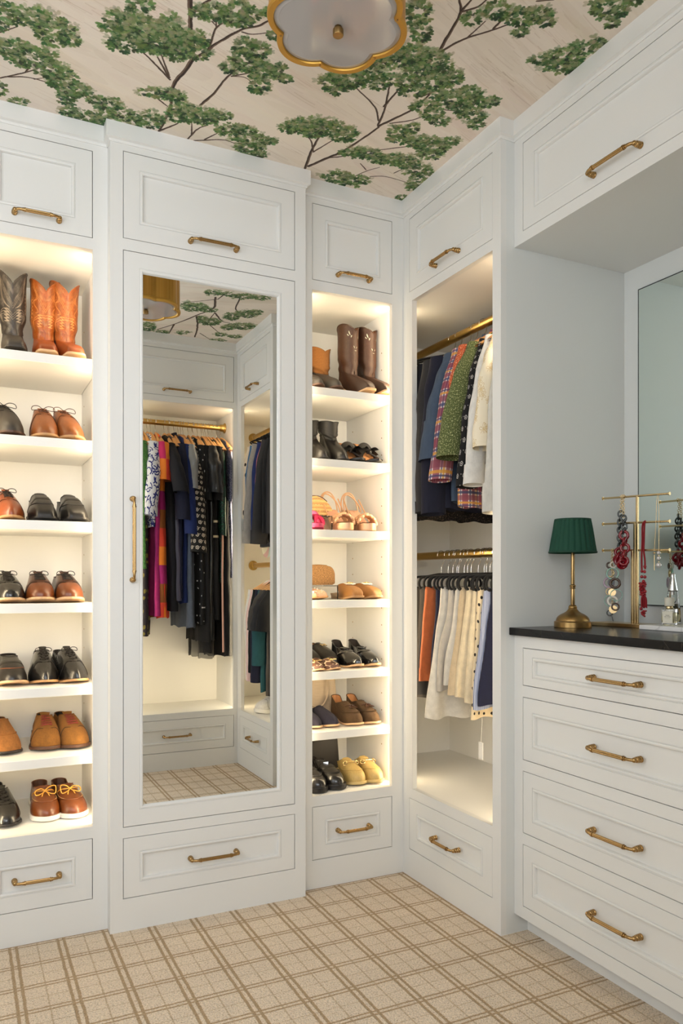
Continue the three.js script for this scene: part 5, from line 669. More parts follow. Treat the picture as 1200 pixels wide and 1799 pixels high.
// ---- lower rod: skirts and trousers on clip hangers
const below = [
  ['trousers', 'dark grey trousers at the far end of the lower rod', -0.02, F.greyDark, { len: 0.41 }], ['trousers', 'charcoal trousers beside the dark grey pair on the lower rod', 0.028, F.greyDark, { len: 0.42, hem: 0.15 }], ['skirt', 'black skirt hanging behind the rust trousers', 0.06, F.charcoal, { len: 0.405, hem: 0.16 }],
  ['trousers', 'rust orange trousers with turned-up hems', 0.098, F.rustC, { len: 0.325, hem: 0.165, hw: 0.135, fold: 0.004, slant: 0.02, th: 0.026, extra: (t, body) => mesh('hem_fold', sheet(64, 3, (a, b) => { const p = body(a, 0.86 + b * 0.145); return [p[0] * 1.012, p[1], p[2] * 1.05]; }, null, true), F.rustC, t) }],
  ['trousers', 'navy trousers between the rust and the white pair', 0.135, F.darkDenim, { len: 0.32 }], ['trousers', 'long white linen trousers reaching lowest on the lower rod', 0.178, F.linen, { len: 0.47, hem: 0.18, hw: 0.12, th: 0.035, fold: 0.012, sweep: 0.01 }],
  ['trousers', 'pale grey linen trousers beside the long white pair', 0.222, F.linenGrey, { len: 0.365, hem: 0.165, th: 0.034, fold: 0.015 }], ['trousers', 'pearl grey pleated trousers with a soft fold', 0.258, F.linen, { len: 0.345, hem: 0.155, th: 0.03, fold: 0.014 }],
  ['shorts', 'beige linen trousers with a gathered turned hem', 0.292, F.beige, { len: 0.375, hem: 0.165, th: 0.036, fold: 0.017 }], ['skirt', 'cream pleated skirt in the middle of the lower rod', 0.328, F.cream, { len: 0.38, hem: 0.155, th: 0.032, fold: 0.014, nf: 5 }],
  ['trousers', 'ivory trousers beside the dotted skirt', 0.362, F.cream, { len: 0.39, hem: 0.15, th: 0.026, fold: 0.01 }], ['skirt', 'cream skirt with black dots', 0.392, F.dotted, { len: 0.44, hem: 0.145, th: 0.02, fold: 0.008 }],
  ['skirt', 'blue and white striped skirt with a frayed hem', 0.428, F.stripeBlue, { len: 0.40, hem: 0.165, th: 0.03, fold: 0.012, nf: 4.5 }], ['trousers', 'dark navy denim trousers at the near end of the lower rod', 0.468, F.darkDenim, { len: 0.385, hem: 0.165, th: 0.022, fold: 0.005 }], ['skirt', 'black skirt nearest the dresser on the lower rod', 0.508, F.black, { len: 0.36, hem: 0.14, th: 0.02 }],
];
for (const [kind, label, z, mat, o] of below) { garment(kind, label, [0.235, 1.164, z - 0.1], 0, flat({ mat, ...o })); hanger('slim', carry('clip hanger', label), [0.245, 1.164, z - 0.1], rr(-0.05, 0.05), undefined, true); }
for (let k = 0; k < 9; k++) hanger('slim', 'black clip hanger holding layered bottoms, packed closely on the lower rod', [0.245 + rr(-0.008, 0.008), 1.164, 0.0 + k * 0.055 + rr(-0.006, 0.006)], rr(-0.09, 0.09), 'spare black clip hangers on the lower rod', true);
{ const t = thing('price_tag', 'small white swing tag hanging under the dotted skirt', 'tag', [0.07, 0.56, 0.375]); mesh('card', rbox(-0.001, 0.001, -0.075, -0.02, -0.012, 0.012, 0.0008), F.white, t); mesh('string', tube([[0, -0.02, 0], [0.002, 0, 0], [0.004, 0.06, 0.002]], 0.0006, 8, 5), F.white, t); }

// ---- the wardrobe of dresses opposite the mirror (rod axis at z = 2.18, y = 1.992); local -x faces the mirror
const gowns = [
  ['dress', 'green sequinned dress at the edge of the mirror view', -0.535, F.greenSeq, { len: 0.78, sleeve: 0.3, out: 0.01, hem: 0.2 }],
  ['dress', 'olive patterned long dress hanging lowest beside the green sequins', -0.515, F.multi, { len: 1.16, hem: 0.2, sw: 0.16 }],
  ['blouse', 'white blouse with dark blue brush strokes and puffed sleeve', -0.475, F.brush, { len: 0.55, sleeve: 0.4, out: 0.06, dz: 0.03, r0: 0.07, r1: 0.05, flat: 0.7 }],
  ['dress', 'orange and red block-check dress', -0.425, F.checks, { len: 1.06, sleeve: 0.2, out: 0.03, hem: 0.21, r0: 0.08, r1: 0.07, th: 0.04, waist: 0.12, neck: 0.06 }],
  ['skirt', 'magenta long skirt behind the block-check dress', -0.455, F.magenta, { len: 1.05, hem: 0.21, sw: 0.15, th: 0.035 }],
  ['dress', 'black dress with a pointed cape sleeve', -0.375, F.ink, { len: 1.02, sleeve: 0.27, out: 0.11, dz: -0.03, r0: 0.06, r1: 0.085, flat: 0.5, th: 0.04, hem: 0.2 }],
  ['dress', 'plum satin long dress beside the cape-sleeved black one', -0.345, F.satinPlum, { len: 0.96, hem: 0.2, th: 0.036, fold: 0.016 }],
  ['dress', 'midnight blue dress with a fluted sleeve', -0.318, F.midnight, { len: 0.95, sleeve: 0.42, out: 0.05, r0: 0.06, r1: 0.075, collar: true, hem: 0.2 }],
  ['dress', 'royal blue dress with a ruffled cuff', -0.290, F.royal, { len: 0.98, sleeve: 0.5, out: 0.05, r0: 0.055, r1: 0.07, dz: -0.02, hem: 0.19 }],
  ['dress', 'grey-blue long dress between royal blue and floral', -0.262, F.steel, { len: 1.12, sleeve: 0.24, out: 0.035, r0: 0.06, r1: 0.066, hem: 0.2, sleeveMat: F.silver }],
  ['dress', 'black dress with large cream flowers', -0.232, F.flowersBig, { len: 0.64, sleeve: 0.6, out: 0.05, r0: 0.042, r1: 0.075, flat: 0.6, hem: 0.2 }],
  ['dress', 'black dress with sparse white print', -0.205, F.sparsePrint, { len: 1.1, sleeve: 0.35, out: 0.02, hem: 0.2 }], ['dress', 'plain black dress with a tulle underskirt', -0.175, F.black, { len: 1.20, hem: 0.21, sleeve: 0.3, out: 0.03 }],
  ['skirt', 'sheer black tulle skirt showing under the black dresses', -0.150, F.tulle, { len: 1.30, hem: 0.2, th: 0.05, sw: 0.15 }], ['dress', 'black satin dress with a square short sleeve', -0.140, F.satin, { len: 1.20, sleeve: 0.26, out: 0.05, r0: 0.075, r1: 0.085, hem: 0.2 }],
  ['dress', 'black dress with two white bands near the waist', -0.108, F.black, { len: 1.08, sleeve: 0.3, out: 0.03, r0: 0.07, hem: 0.2, extra: (t, body) => { for (const v of [0.47, 0.55]) mesh('band', sheet(64, 2, (a, b) => { const p = body(a, v + b * 0.012); return [p[0] * 1.015, p[1], p[2] * 1.08]; }, null, true), F.cream, t); } }],
  ['dress', 'black dress edged with emerald sequins', -0.082, F.emeraldSeq, { len: 0.86, sleeve: 0.5, out: 0.02, r0: 0.045, r1: 0.04, hem: 0.19 }], ['dress', 'long black gown with a blush trim', -0.056, F.black, { len: 1.29, hem: 0.23, th: 0.03, extra: (t) => mesh('trim', tube([[-0.19, -0.16, 0.02], [-0.205, -0.5, 0.026], [-0.215, -0.9, 0.03], [-0.23, -1.34, 0.03]], 0.006, 30, 6), F.blushC, t) }],
  ['dress', 'navy and silver sequinned dress at the end of the rod', -0.030, F.navySeq, { len: 0.83, hem: 0.195, th: 0.018, sleeve: 0.3, out: 0.0, r0: 0.04, r1: 0.035 }],
];
for (const [kind, label, x, mat, o] of gowns) { garment(kind, label, [x, 1.992, 2.18], -Math.PI / 2, { mat, sw: 0.18, ...o }); hanger('wood', carry('wooden hanger', label), [x + 0.001, 1.992, 2.18], -Math.PI / 2 + rr(-0.08, 0.08)); }
for (let k = 0; k < 6; k++) hanger('wood', 'pale wooden hanger packed among the dresses', [-0.50 + k * 0.075, 1.992, 2.18], -Math.PI / 2 + rr(-0.12, 0.12), 'spare wooden hangers among the dresses');

// ---- the far wardrobe seen at the edge of the mirror: tops above, tops below, a hat between
const tops = [
  ['shirt', 'cream printed shirt beside the far end of the reflected wardrobe', 1.875, F.abstract, { len: 0.5, sleeve: 0.4, out: 0.02 }], ['shirt', 'sky blue shirt next to the grey hoodie', 1.835, F.slateBlue, { len: 0.58, sleeve: 0.5, out: 0.02, cuff: 0.12, cuffMat: F.black }],
  ['hoodie', 'mid grey hooded sweatshirt, the palest top on that rod', 1.770, F.greyHood, { len: 0.58, sleeve: 0.54, out: 0.05, r0: 0.075, r1: 0.05, cuff: 0.1, collar: true }], ['sweater', 'royal blue sweater between grey hoodie and pink cardigan', 1.715, F.royal, { len: 0.6, sleeve: 0.54, out: 0.03 }],
  ['cardigan', 'dusty pink cardigan seen as a narrow strip', 1.675, F.pinkC, { len: 0.56, sleeve: 0.4, out: 0.03, r0: 0.05, r1: 0.04 }], ['sweatshirt', 'charcoal sweatshirt nearest the mirror frame', 1.625, F.charcoal, { len: 0.64, sleeve: 0.55, out: 0.05, r0: 0.07, r1: 0.055, cuff: 0.1 }], ['sweater', 'ribbed black sweater behind the charcoal sweatshirt', 1.565, F.black, { len: 0.6, sleeve: 0.5, out: 0.02 }], ['sweater', 'black sweater nearest the dresser in the reflected wardrobe', 1.505, F.ink, { len: 0.6, sleeve: 0.5, out: 0.02 }],
];
for (const [kind, label, z, mat, o] of tops) { garment(kind, label, [0.25, 1.985, z], 0, { mat, sw: 0.185, ...o }); hanger('slim', carry('slim hanger', label), [0.25, 1.985, z], rr(-0.05, 0.05)); }
const lows = [
  ['shirt', 'white shirt on the lower reflected rod', 1.865, F.white, { len: 0.58, sleeve: 0.5, out: 0.01 }], ['shirt', 'pink striped shirt on the lower reflected rod', 1.825, F.pinkStripe, { len: 0.55, sleeve: 0.5, out: 0.02 }], ['shirt', 'black top beside the pink striped shirt', 1.785, F.black, { len: 0.56, sleeve: 0.45, out: 0.02 }], ['shirt', 'navy top on the lower reflected rod', 1.745, F.midnight, { len: 0.62, sleeve: 0.5, out: 0.02 }],
  ['shirt', 'teal green top on the lower reflected rod', 1.700, F.teal, { len: 0.64, sleeve: 0.4, out: 0.03, hem: 0.2 }], ['shirt', 'dark charcoal T-shirt with a short sleeve', 1.645, F.greyDark, { len: 0.66, sleeve: 0.2, out: 0.05, r0: 0.075, r1: 0.08 }], ['shirt', 'charcoal T-shirt at the mirror edge, lower rod', 1.590, F.charcoal, { len: 0.68, sleeve: 0.2, out: 0.05, r0: 0.075, r1: 0.08 }], ['shirt', 'black T-shirt nearest the dresser, lower reflected rod', 1.53, F.black, { len: 0.66, sleeve: 0.2, out: 0.04, r0: 0.075, r1: 0.08 }],
];
for (const [kind, label, z, mat, o] of lows) { garment(kind, label, [0.25, 1.163, z], 0, { mat, sw: 0.185, ...o }); hanger('wood', carry('pale hanger', label), [0.25, 1.163, z], rr(-0.05, 0.05)); }

// ---------------------------------------------------------------- black stone counter, niche mirror and what stands there
const CT = 0.9245;                                                           // counter top
const stone = printed(0.9, 1024, (g, w) => { g.fillStyle = 'rgb(18,17,17)'; g.fillRect(0, 0, w, w); for (let i = 0; i < 900; i++) { g.globalAlpha = 0.10; g.fillStyle = i % 2 ? 'rgb(36,34,33)' : 'rgb(8,8,8)'; g.beginPath(); g.ellipse(rnd() * w, rnd() * w, 5 + rnd() * 30, 3 + rnd() * 14, rnd() * 3, 0, 7); g.fill(); } for (let i = 0; i < 70; i++) { g.globalAlpha = rr(0.15, 0.5); g.strokeStyle = 'rgb(132,126,116)'; g.lineWidth = rr(0.6, 2.2); let x = rnd() * w, y = rnd() * w, a = rnd() * 6; g.beginPath(); g.moveTo(x, y); for (let k = 0; k < 7; k++) { a += rr(-0.7, 0.7); x += Math.cos(a) * 22; y += Math.sin(a) * 22; g.lineTo(x, y); } g.stroke(); } }, { roughness: 0.26, specularIntensity: 0.4, bumpScale: 0.00002 });
const counter = new RoundedBoxGeometry(0.4698, 0.0225, 0.8115, 3, 0.002).translate(0.03 + 0.2349, CT - 0.01125, 0.975);
{ const p = counter.attributes.position, uv = counter.attributes.uv; for (let i = 0; i < p.count; i++) uv.setXY(i, p.getX(i) * 0.9 + p.getY(i), p.getZ(i) + p.getY(i) * 0.7); }
tag(mesh('countertop', counter, stone), 'black veined stone countertop on the white dresser', 'countertop');
const niche = thing('mirror', 'large frameless wall mirror with a dark edge above the black counter', 'mirror', [0.4945, 0, 0.975]);
mesh('glass', box(-0.004, 0.0005, 0.9895, 1.989, -0.337, 0.337), std([0.84, 0.93, 0.895], 0, { metalness: 1 }), niche);
mesh('edge', [box(-0.0042, 0.0045, 0.9865, 0.9895, -0.340, 0.340), box(-0.0042, 0.0045, 1.989, 1.992, -0.340, 0.340), box(-0.0042, 0.0045, 0.9895, 1.989, -0.340, -0.337), box(-0.0042, 0.0045, 0.9895, 1.989, 0.337, 0.340), box(0.0006, 0.0045, 0.9895, 1.989, -0.337, 0.337)], M.mirrorEdge, niche);
{ // table lamp, off
  const t = thing('table_lamp', 'small brass table lamp with a pleated dark green shade', 'lamp', [0.205, CT, 0.650]);
  mesh('base', lathe([[0, 0], [0.0535, 0], [0.0545, 0.001], [0.0545, 0.001], [0.0545, 0.0165], [0.0545, 0.0165], [0.0530, 0.0182], [0.0495, 0.0192], [0.0490, 0.0205], [0.0485, 0.0235], [0.0465, 0.0285], [0.042, 0.034], [0.0355, 0.0385], [0.029, 0.0418], [0.0235, 0.0445], [0.0182, 0.0485], [0.0142, 0.0535], [0.0118, 0.0578], [0.0118, 0.0578], [0.0128, 0.0588], [0.0128, 0.0618], [0.0108, 0.0635], [0.0104, 0.067], [0, 0.067]], 56), M.brassDark, t);
  const st = mesh('stem', [lathe([[0, 0.066], [0.0062, 0.066], [0.0062, 0.117], [0, 0.117]], 24), lathe([[0, 0.127], [0.0058, 0.127], [0.0056, 0.232], [0, 0.232]], 24)], M.brass, t);
  mesh('knop', lathe([[0.006, 0.115], [0.0085, 0.1165], [0.0085, 0.119], [0.0068, 0.120], [0.0068, 0.121], [0.0092, 0.1225], [0.0092, 0.125], [0.007, 0.1275], [0.006, 0.129]], 24), M.brass, st);
  const R = (a, y, s) => { const n = 23, f = 0.0030 * s * Math.abs(Math.sin(a * n * Math.PI)) + 0.0009 * noise.noise(a * 40, y * 20, 2); return lerp(0.068, 0.0505, (y - 0.2235) / 0.101) + f; };
  const shadeM = phys(0x0a4331, 0.8, { sheen: 0.12, sheenRoughness: 0.4, sheenColor: lin(0.05, 0.25, 0.17), bumpMap: weave, bumpScale: 0.0002, ...DS });
  const sh = mesh('shade', [sheet(272, 8, (a, b) => { const A = a * Math.PI * 2, y = 0.2235 + 0.101 * b, r = R(a, y, 1); return [Math.cos(A) * r, y, Math.sin(A) * r]; }, null, true), sheet(96, 4, (a, b) => { const A = -a * Math.PI * 2, y = 0.2235 + 0.101 * b, r = R(0, y, 0) - 0.0022; return [Math.cos(A) * r, y, Math.sin(A) * r]; })], shadeM, t);
  const trimRing = (y, r) => lathe([[r - 0.001, y - 0.003], [r + 0.0026, y - 0.003], [r + 0.0032, y], [r + 0.0026, y + 0.003], [r - 0.001, y + 0.003], [r - 0.001, y - 0.003]], 72);
  mesh('trim', [trimRing(0.2255, 0.068), trimRing(0.3225, 0.0505)], phys(0x083a29, 0.7, DS), sh);
  mesh('bulb', ball(0.019, 0, 0.262, 0, 16), phys(0xf2efe6, 0.3), t); mesh('shade_carrier', [tube([[-0.0495, 0.318, 0], [0, 0.314, 0], [0.0495, 0.318, 0]], 0.0012, 8, 6), tube([[0, 0.318, -0.0495], [0, 0.314, 0], [0, 0.318, 0.0495]], 0.0012, 8, 6), cyl(0.006, 0.006, 0.085, 0, 0.272, 0, 12)], M.brass, t);
}
// necklace stand: three rods rising from a bar base, each with a cross bar running along the niche
const SA = V3(0.365, 0, 0.612), SB = V3(0.392, 0, 0.842), along2 = (s, y) => V3(lerp(SA.x, SB.x, s), y - 0.006 * s, lerp(SA.z, SB.z, s));
const BAR = [1.3225, 1.2425, 1.1595];
{
  const t = thing('jewelry_stand', 'three-tier brass necklace stand with slim crossbars on the counter', 'stand', [0.3785, CT, 0.727], Math.atan2(SB.x - SA.x, SB.z - SA.z));
  const Lb = SA.distanceTo(SB);
  mesh('base', rbox(-0.040, 0.036, 0, 0.012, -Lb / 2 - 0.014, Lb / 2 + 0.014, 0.0015), M.brassPale, t);
  [0.0085, 0, -0.0085].forEach((z, i) => { const h = BAR[i] - 0.003 - CT; mesh('post', rbox(-0.0035, 0.0035, 0.012, h, z - 0.0037, z + 0.0037, 0.0012), M.brassPale, t); const sag = 0.003; const b = mesh('crossbar', rod(V3(0, h + sag, -Lb / 2), V3(0, h - sag, Lb / 2), 0.0032, 14), M.brassPale, t); for (const e of [-1, 1]) mesh('end_cap', cyl(0.0052, 0.0052, 0.003, 0, 0, 0, 16).rotateX(Math.PI / 2).translate(0, h - e * sag, e * Lb / 2), M.brassPale, b); });
}
const link = (c, r, tb, rx, ry, sq = 1) => new THREE.TorusGeometry(r, tb, 8, 18).scale(1, sq, 1).rotateX(rx).rotateY(ry).translate(c.x, c.y, c.z);
const amber = phys(0xa50f22, 0.12, { transmission: 0.35, thickness: 0.004, attenuationColor: lin(0.6, 0.02, 0.04), attenuationDistance: 0.006, ior: 1.5, clearcoat: 0.5 }), smoke = phys(0x1c2324, 0.18, { clearcoat: 0.8 }), redCord = std(0x8e0f1c, 0.75), redBead = phys(0x9c1220, 0.35, { clearcoat: 0.4 }), mint = phys(0x9fc8b6, 0.2, { clearcoat: 0.6 }), lilac = phys(0xc6a9b8, 0.25, { clearcoat: 0.5 }), shell = phys(0xece4d6, 0.25, { clearcoat: 0.6 }), horn = phys(0x4a2f1c, 0.25, { clearcoat: 0.6 });
function strand(t, name, mat, top, bottom, n, r, tb, sway, sq = 1) { const g = []; for (let i = 0; i < n; i++) { const s = i / Math.max(1, n - 1), c = top.clone().lerp(bottom, s); c.z += Math.sin(s * Math.PI) * sway; g.push(link(c, r, tb, i % 2 ? 0.25 : 0, i % 2 ? 0.5 : -0.85, sq)); } return mesh(name, g, mat, t); }
{ // chain necklace over the top bar: gold chain, smoky links, crimson links
  const p = along2(0.335, BAR[0]), t = thing('necklace', 'chunky link necklace of gold, smoky grey and crimson rings on the top bar', 'necklace', XYZ(p));
  for (const e of [-1, 1]) {
    const z = e * 0.0055; strand(t, 'gold_chain', M.brassPale, V3(-0.008, 0.002, z * 0.4), V3(-0.008, e < 0 ? -0.045 : -0.06, z), e < 0 ? 8 : 11, 0.0038, 0.0009, 0.001);
    strand(t, 'smoky_links', smoke, V3(-0.008, e < 0 ? -0.052 : -0.066, z), V3(-0.008, e < 0 ? -0.150 : -0.104, z * 1.3), e < 0 ? 9 : 4, 0.0078, 0.0027, 0.002 * e, 1.2);
    strand(t, 'crimson_links', amber, V3(-0.010, e < 0 ? -0.168 : -0.118, z * 1.6), V3(-0.010, -0.196, z * 1.5), e < 0 ? 3 : 5, 0.0118, 0.0048, 0.004 * e);
  }
  const y = -0.205; mesh('gold_clasp', [link(V3(0, 0.001, 0), 0.0052, 0.0011, 0, 0)], M.brassPale, t); mesh('crimson_drop', [link(V3(-0.010, y, 0.002), 0.0125, 0.005, 0.3, -0.6), link(V3(-0.012, y + 0.014, -0.013), 0.0115, 0.0048, 0.3, -1.1)], amber, t);
}
{ // charm necklace of rings and discs on the lowest bar
  const p = along2(0.165, BAR[2]), t = thing('necklace', 'long necklace of pastel rings and gold discs on the lowest bar', 'necklace', XYZ(p));
  strand(t, 'gold_chain', M.brassPale, V3(-0.006, 0.001, 0), V3(-0.006, -0.036, 0), 9, 0.003, 0.0008, 0.001); mesh('clasp', link(V3(0, 0, 0), 0.005, 0.001, 0, 0), M.brassPale, t);
  const ring = (y, z, r, tb, m, turn = -0.85) => mesh('ring', link(V3(-0.008, y, z * 1.25), r * 1.3, tb * 1.15, 0, turn), m, t), disc = (y, z, r, m) => mesh('disc', cyl(r * 1.2, r * 1.2, 0.0016, 0, 0, 0, 24).rotateZ(Math.PI / 2).rotateY(0.8).translate(-0.009, y, z), m, t);
  ring(-0.046, -0.006, 0.0062, 0.0024, horn); ring(-0.045, 0.006, 0.0066, 0.0024, shell); ring(-0.070, -0.004, 0.0085, 0.0017, M.brassPale); ring(-0.072, 0.004, 0.013, 0.0022, mint); ring(-0.100, -0.008, 0.0115, 0.0026, lilac); disc(-0.099, 0.0, 0.009, smoke); ring(-0.102, 0.012, 0.0105, 0.0036, horn);
  disc(-0.130, 0.004, 0.0095, M.brassPale); ring(-0.128, -0.006, 0.008, 0.0014, M.brassPale); ring(-0.138, 0.016, 0.0135, 0.0010, mint); ring(-0.156, -0.004, 0.013, 0.0012, mint); ring(-0.157, 0.004, 0.0105, 0.0034, shell); disc(-0.182, 0.008, 0.0105, M.brassPale); ring(-0.174, 0.013, 0.008, 0.0022, horn); ring(-0.194, -0.005, 0.0065, 0.0016, smoke);
  strand(t, 'tail', M.brassPale, V3(-0.006, -0.036, 0.001), V3(-0.006, -0.195, 0), 34, 0.0028, 0.0007, 0.002); mesh('tail_cord', tube([[-0.007, -0.196, -0.003], [-0.006, -0.206, 0.001], [-0.007, -0.219, 0.006]], 0.0015, 10, 6), smoke, t);
}
{ // red cord and bead necklace on the middle bar
  const p = along2(0.655, BAR[1]), t = thing('necklace', 'red corded necklace with round beads and a tassel on the middle bar', 'necklace', XYZ(p));
  mesh('cord', [tube([[0, 0.004, 0], [-0.006, -0.004, -0.003], [-0.006, -0.05, -0.0055], [-0.006, -0.08, -0.007], [-0.006, -0.115, -0.008], [-0.006, -0.150, -0.007]], 0.0026, 40, 6), tube([[0, 0.004, 0], [-0.006, -0.004, 0.003], [-0.006, -0.05, 0.001], [-0.006, -0.085, 0.000], [-0.006, -0.112, 0.004], [-0.006, -0.140, 0.005]], 0.0028, 40, 6)], redCord, t);
  const b = (y, z, r) => mesh('bead', ball(r, -0.007, y, z, 12), redBead, t); [[-0.132, 0.005, 0.0048], [-0.146, -0.006, 0.0046], [-0.147, 0.004, 0.0048], [-0.162, -0.007, 0.0048], [-0.163, 0.005, 0.005], [-0.176, 0, 0.0052], [-0.206, 0.006, 0.005], [-0.258, -0.009, 0.005]].forEach((q) => b(...q));
  const fr = []; for (let i = 0; i < 130; i++) { const y = -0.180 - rnd() * 0.038, z = -0.003 + rr(-0.010, 0.009); fr.push(ball(rr(0.0018, 0.0032), -0.007 + rr(-0.005, 0.005), y, z, 6)); } const fm = mesh('seed_beads', fr, redBead, t); fm.userData.kind = 'stuff';
  const ta = []; for (let i = 0; i < 34; i++) { const a = rnd() * 6.28, r = 0.010 * Math.sqrt(rnd()); ta.push(tube([[-0.007, -0.212, 0], [-0.007 + 0.6 * r * Math.cos(a), -0.226, r * Math.sin(a)], [-0.007 + 0.7 * r * Math.cos(a), -0.250 - rr(0, 0.006), r * 1.1 * Math.sin(a) + 0.001]], 0.0014, 8, 5)); } mesh('tassel', ta, redCord, t);
  const kn = []; for (let i = 0; i < 30; i++) kn.push(ball(rr(0.002, 0.0034), -0.007 + rr(-0.004, 0.004), -0.262 - rnd() * 0.018, rr(-0.008, 0.006), 6)); mesh('bead_cluster', kn, redBead, t);
}
{ // fine chain with pearls on the top bar
  const p = along2(0.86, BAR[0] - 0.0015), t = thing('necklace', 'fine gold chain with silver pearl drops on the top bar', 'necklace', XYZ(p));
  mesh('chain', [tube([[0, 0.004, 0], [-0.005, -0.002, -0.002], [-0.005, -0.08, -0.008], [-0.005, -0.165, -0.014]], 0.0008, 30, 5), tube([[0, 0.004, 0], [-0.005, -0.002, 0.002], [-0.005, -0.08, 0.003], [-0.005, -0.165, 0.002]], 0.0008, 30, 5)], M.brassPale, t);
  const pearlM = phys(0xe8e2de, 0.12, { clearcoat: 1, metalness: 0.3 }); [[-0.170, 0.0055], [-0.1855, 0.0058], [-0.206, 0.0078]].forEach(([y, r]) => mesh('pearl', ball(r, -0.005, y, 0.002, 18), pearlM, t));
  mesh('bar_pendant', [cyl(0.0012, 0.0012, 0.045, -0.005, -0.198, -0.014, 8), ball(0.0032, -0.005, -0.170, -0.014, 10)], M.brassPale, t); mesh('gold_cap', [-0.1775, -0.196].map((y) => cyl(0.003, 0.003, 0.0016, -0.005, y, 0.002, 14)), M.brassPale, t);
}
{ // marble tray with two scent bottles
  const marble = printed(0.3, 512, (g, w) => { g.fillStyle = 'rgb(232,230,227)'; g.fillRect(0, 0, w, w); for (let i = 0; i < 26; i++) { g.globalAlpha = rr(0.08, 0.3); g.strokeStyle = 'rgb(150,148,148)'; g.lineWidth = rr(1, 9); let x = rnd() * w, y = rnd() * w, a = rnd() * 6; g.beginPath(); g.moveTo(x, y); for (let k = 0; k < 9; k++) { a += rr(-0.6, 0.6); x += Math.cos(a) * 40; y += Math.sin(a) * 40; g.lineTo(x, y); } g.stroke(); } }, { roughness: 0.25, bumpScale: 0.00003 });
  const tr = thing('tray', 'white marble slab tray under the scent bottles', 'tray', [0.375, CT, 0.955]); const mg = new RoundedBoxGeometry(0.14, 0.0135, 0.29, 3, 0.003).translate(0, 0.00675, 0); { const q = mg.attributes.position, uv = mg.attributes.uv; for (let i = 0; i < q.count; i++) uv.setXY(i, q.getX(i) + q.getY(i), q.getZ(i)); } mesh('slab', mg, marble, tr); mesh('felt_pad', [[-0.05, -0.12], [0.05, -0.12], [-0.05, 0.12], [0.05, 0.12]].map(([x, z]) => cyl(0.006, 0.006, 0.0006, x, 0.0002, z, 12)), M.black, tr);
  const glassM = phys(0xffffff, 0.02, { transmission: 1, thickness: 0.02, ior: 1.5 }), juice = phys(0xf3ecd0, 0.02, { transmission: 1, thickness: 0.02, ior: 1.36, attenuationColor: lin(0.9, 0.86, 0.6), attenuationDistance: 0.08 });
  const yT = CT + 0.0137, a = thing('perfume_bottle', 'square glass scent bottle with a cream cap and paper label', 'bottle', [0.362, yT, 0.868], 0.5);
  mesh('glass', new RoundedBoxGeometry(0.044, 0.047, 0.034, 3, 0.0025).translate(0, 0.0235, 0), glassM, a); mesh('scent', new RoundedBoxGeometry(0.036, 0.030, 0.026, 3, 0.002).translate(0, 0.0215, 0), juice, a);
  mesh('collar', lathe([[0, 0.047], [0.0085, 0.047], [0.0092, 0.0485], [0.0085, 0.0505], [0.0092, 0.0525], [0.008, 0.0545], [0, 0.0545]], 28), M.brassPale, a);
  mesh('cap', lathe([[0, 0.0545], [0.0128, 0.0545], [0.0132, 0.0555], [0.0132, 0.0775], [0.0128, 0.0785], [0, 0.0785]], 36), std(0xd9d4c2, 0.45), a);
  const lab = canvasMap(256, 320, (g, w, h) => { g.fillStyle = 'rgb(226,221,204)'; g.fillRect(0, 0, w, h); g.fillStyle = 'rgb(70,68,62)'; g.textAlign = 'center'; g.font = 'bold 40px serif'; g.fillText('Saint', w / 2, 118); g.fillText('des Bois', w / 2, 158); g.font = '19px serif'; g.fillText('eau de parfum', w / 2, 200); g.fillStyle = 'rgb(176,168,146)'; g.fillText('50 ml', w * 0.36, 286); });
  mesh('label', box(-0.0005, 0.0005, 0.0065, 0.0395, -0.013, 0.013).rotateY(0), [std(0xe2ddcc, 0.7), std(0xffffff, 0.7, { map: lab }), std(0xe2ddcc, 0.7), std(0xe2ddcc, 0.7), std(0xe2ddcc, 0.7), std(0xe2ddcc, 0.7)], a).position.set(-0.0226, 0, 0);
  const b = thing('perfume_bottle', 'tall conical glass scent bottle with a silver top, behind the square one', 'bottle', [0.425, yT, 0.826]);
  mesh('glass', lathe([[0, 0], [0.0215, 0], [0.0225, 0.002], [0.0215, 0.03], [0.0145, 0.094], [0.0125, 0.0965], [0, 0.0965]], 40), glassM, b); mesh('scent', lathe([[0, 0.006], [0.0178, 0.006], [0.0168, 0.03], [0.0135, 0.058], [0, 0.058]], 32), juice, b); mesh('nozzle', cyl(0.004, 0.004, 0.012, 0, 0.0905, 0, 16), M.chrome, b);
  mesh('top', lathe([[0, 0.0966], [0.0135, 0.0966], [0.0137, 0.0985], [0.0066, 0.136], [0.0058, 0.139], [0.0066, 0.1415], [0.0062, 0.1455], [0.003, 0.1485], [0, 0.149]], 40), M.chrome, b);
}
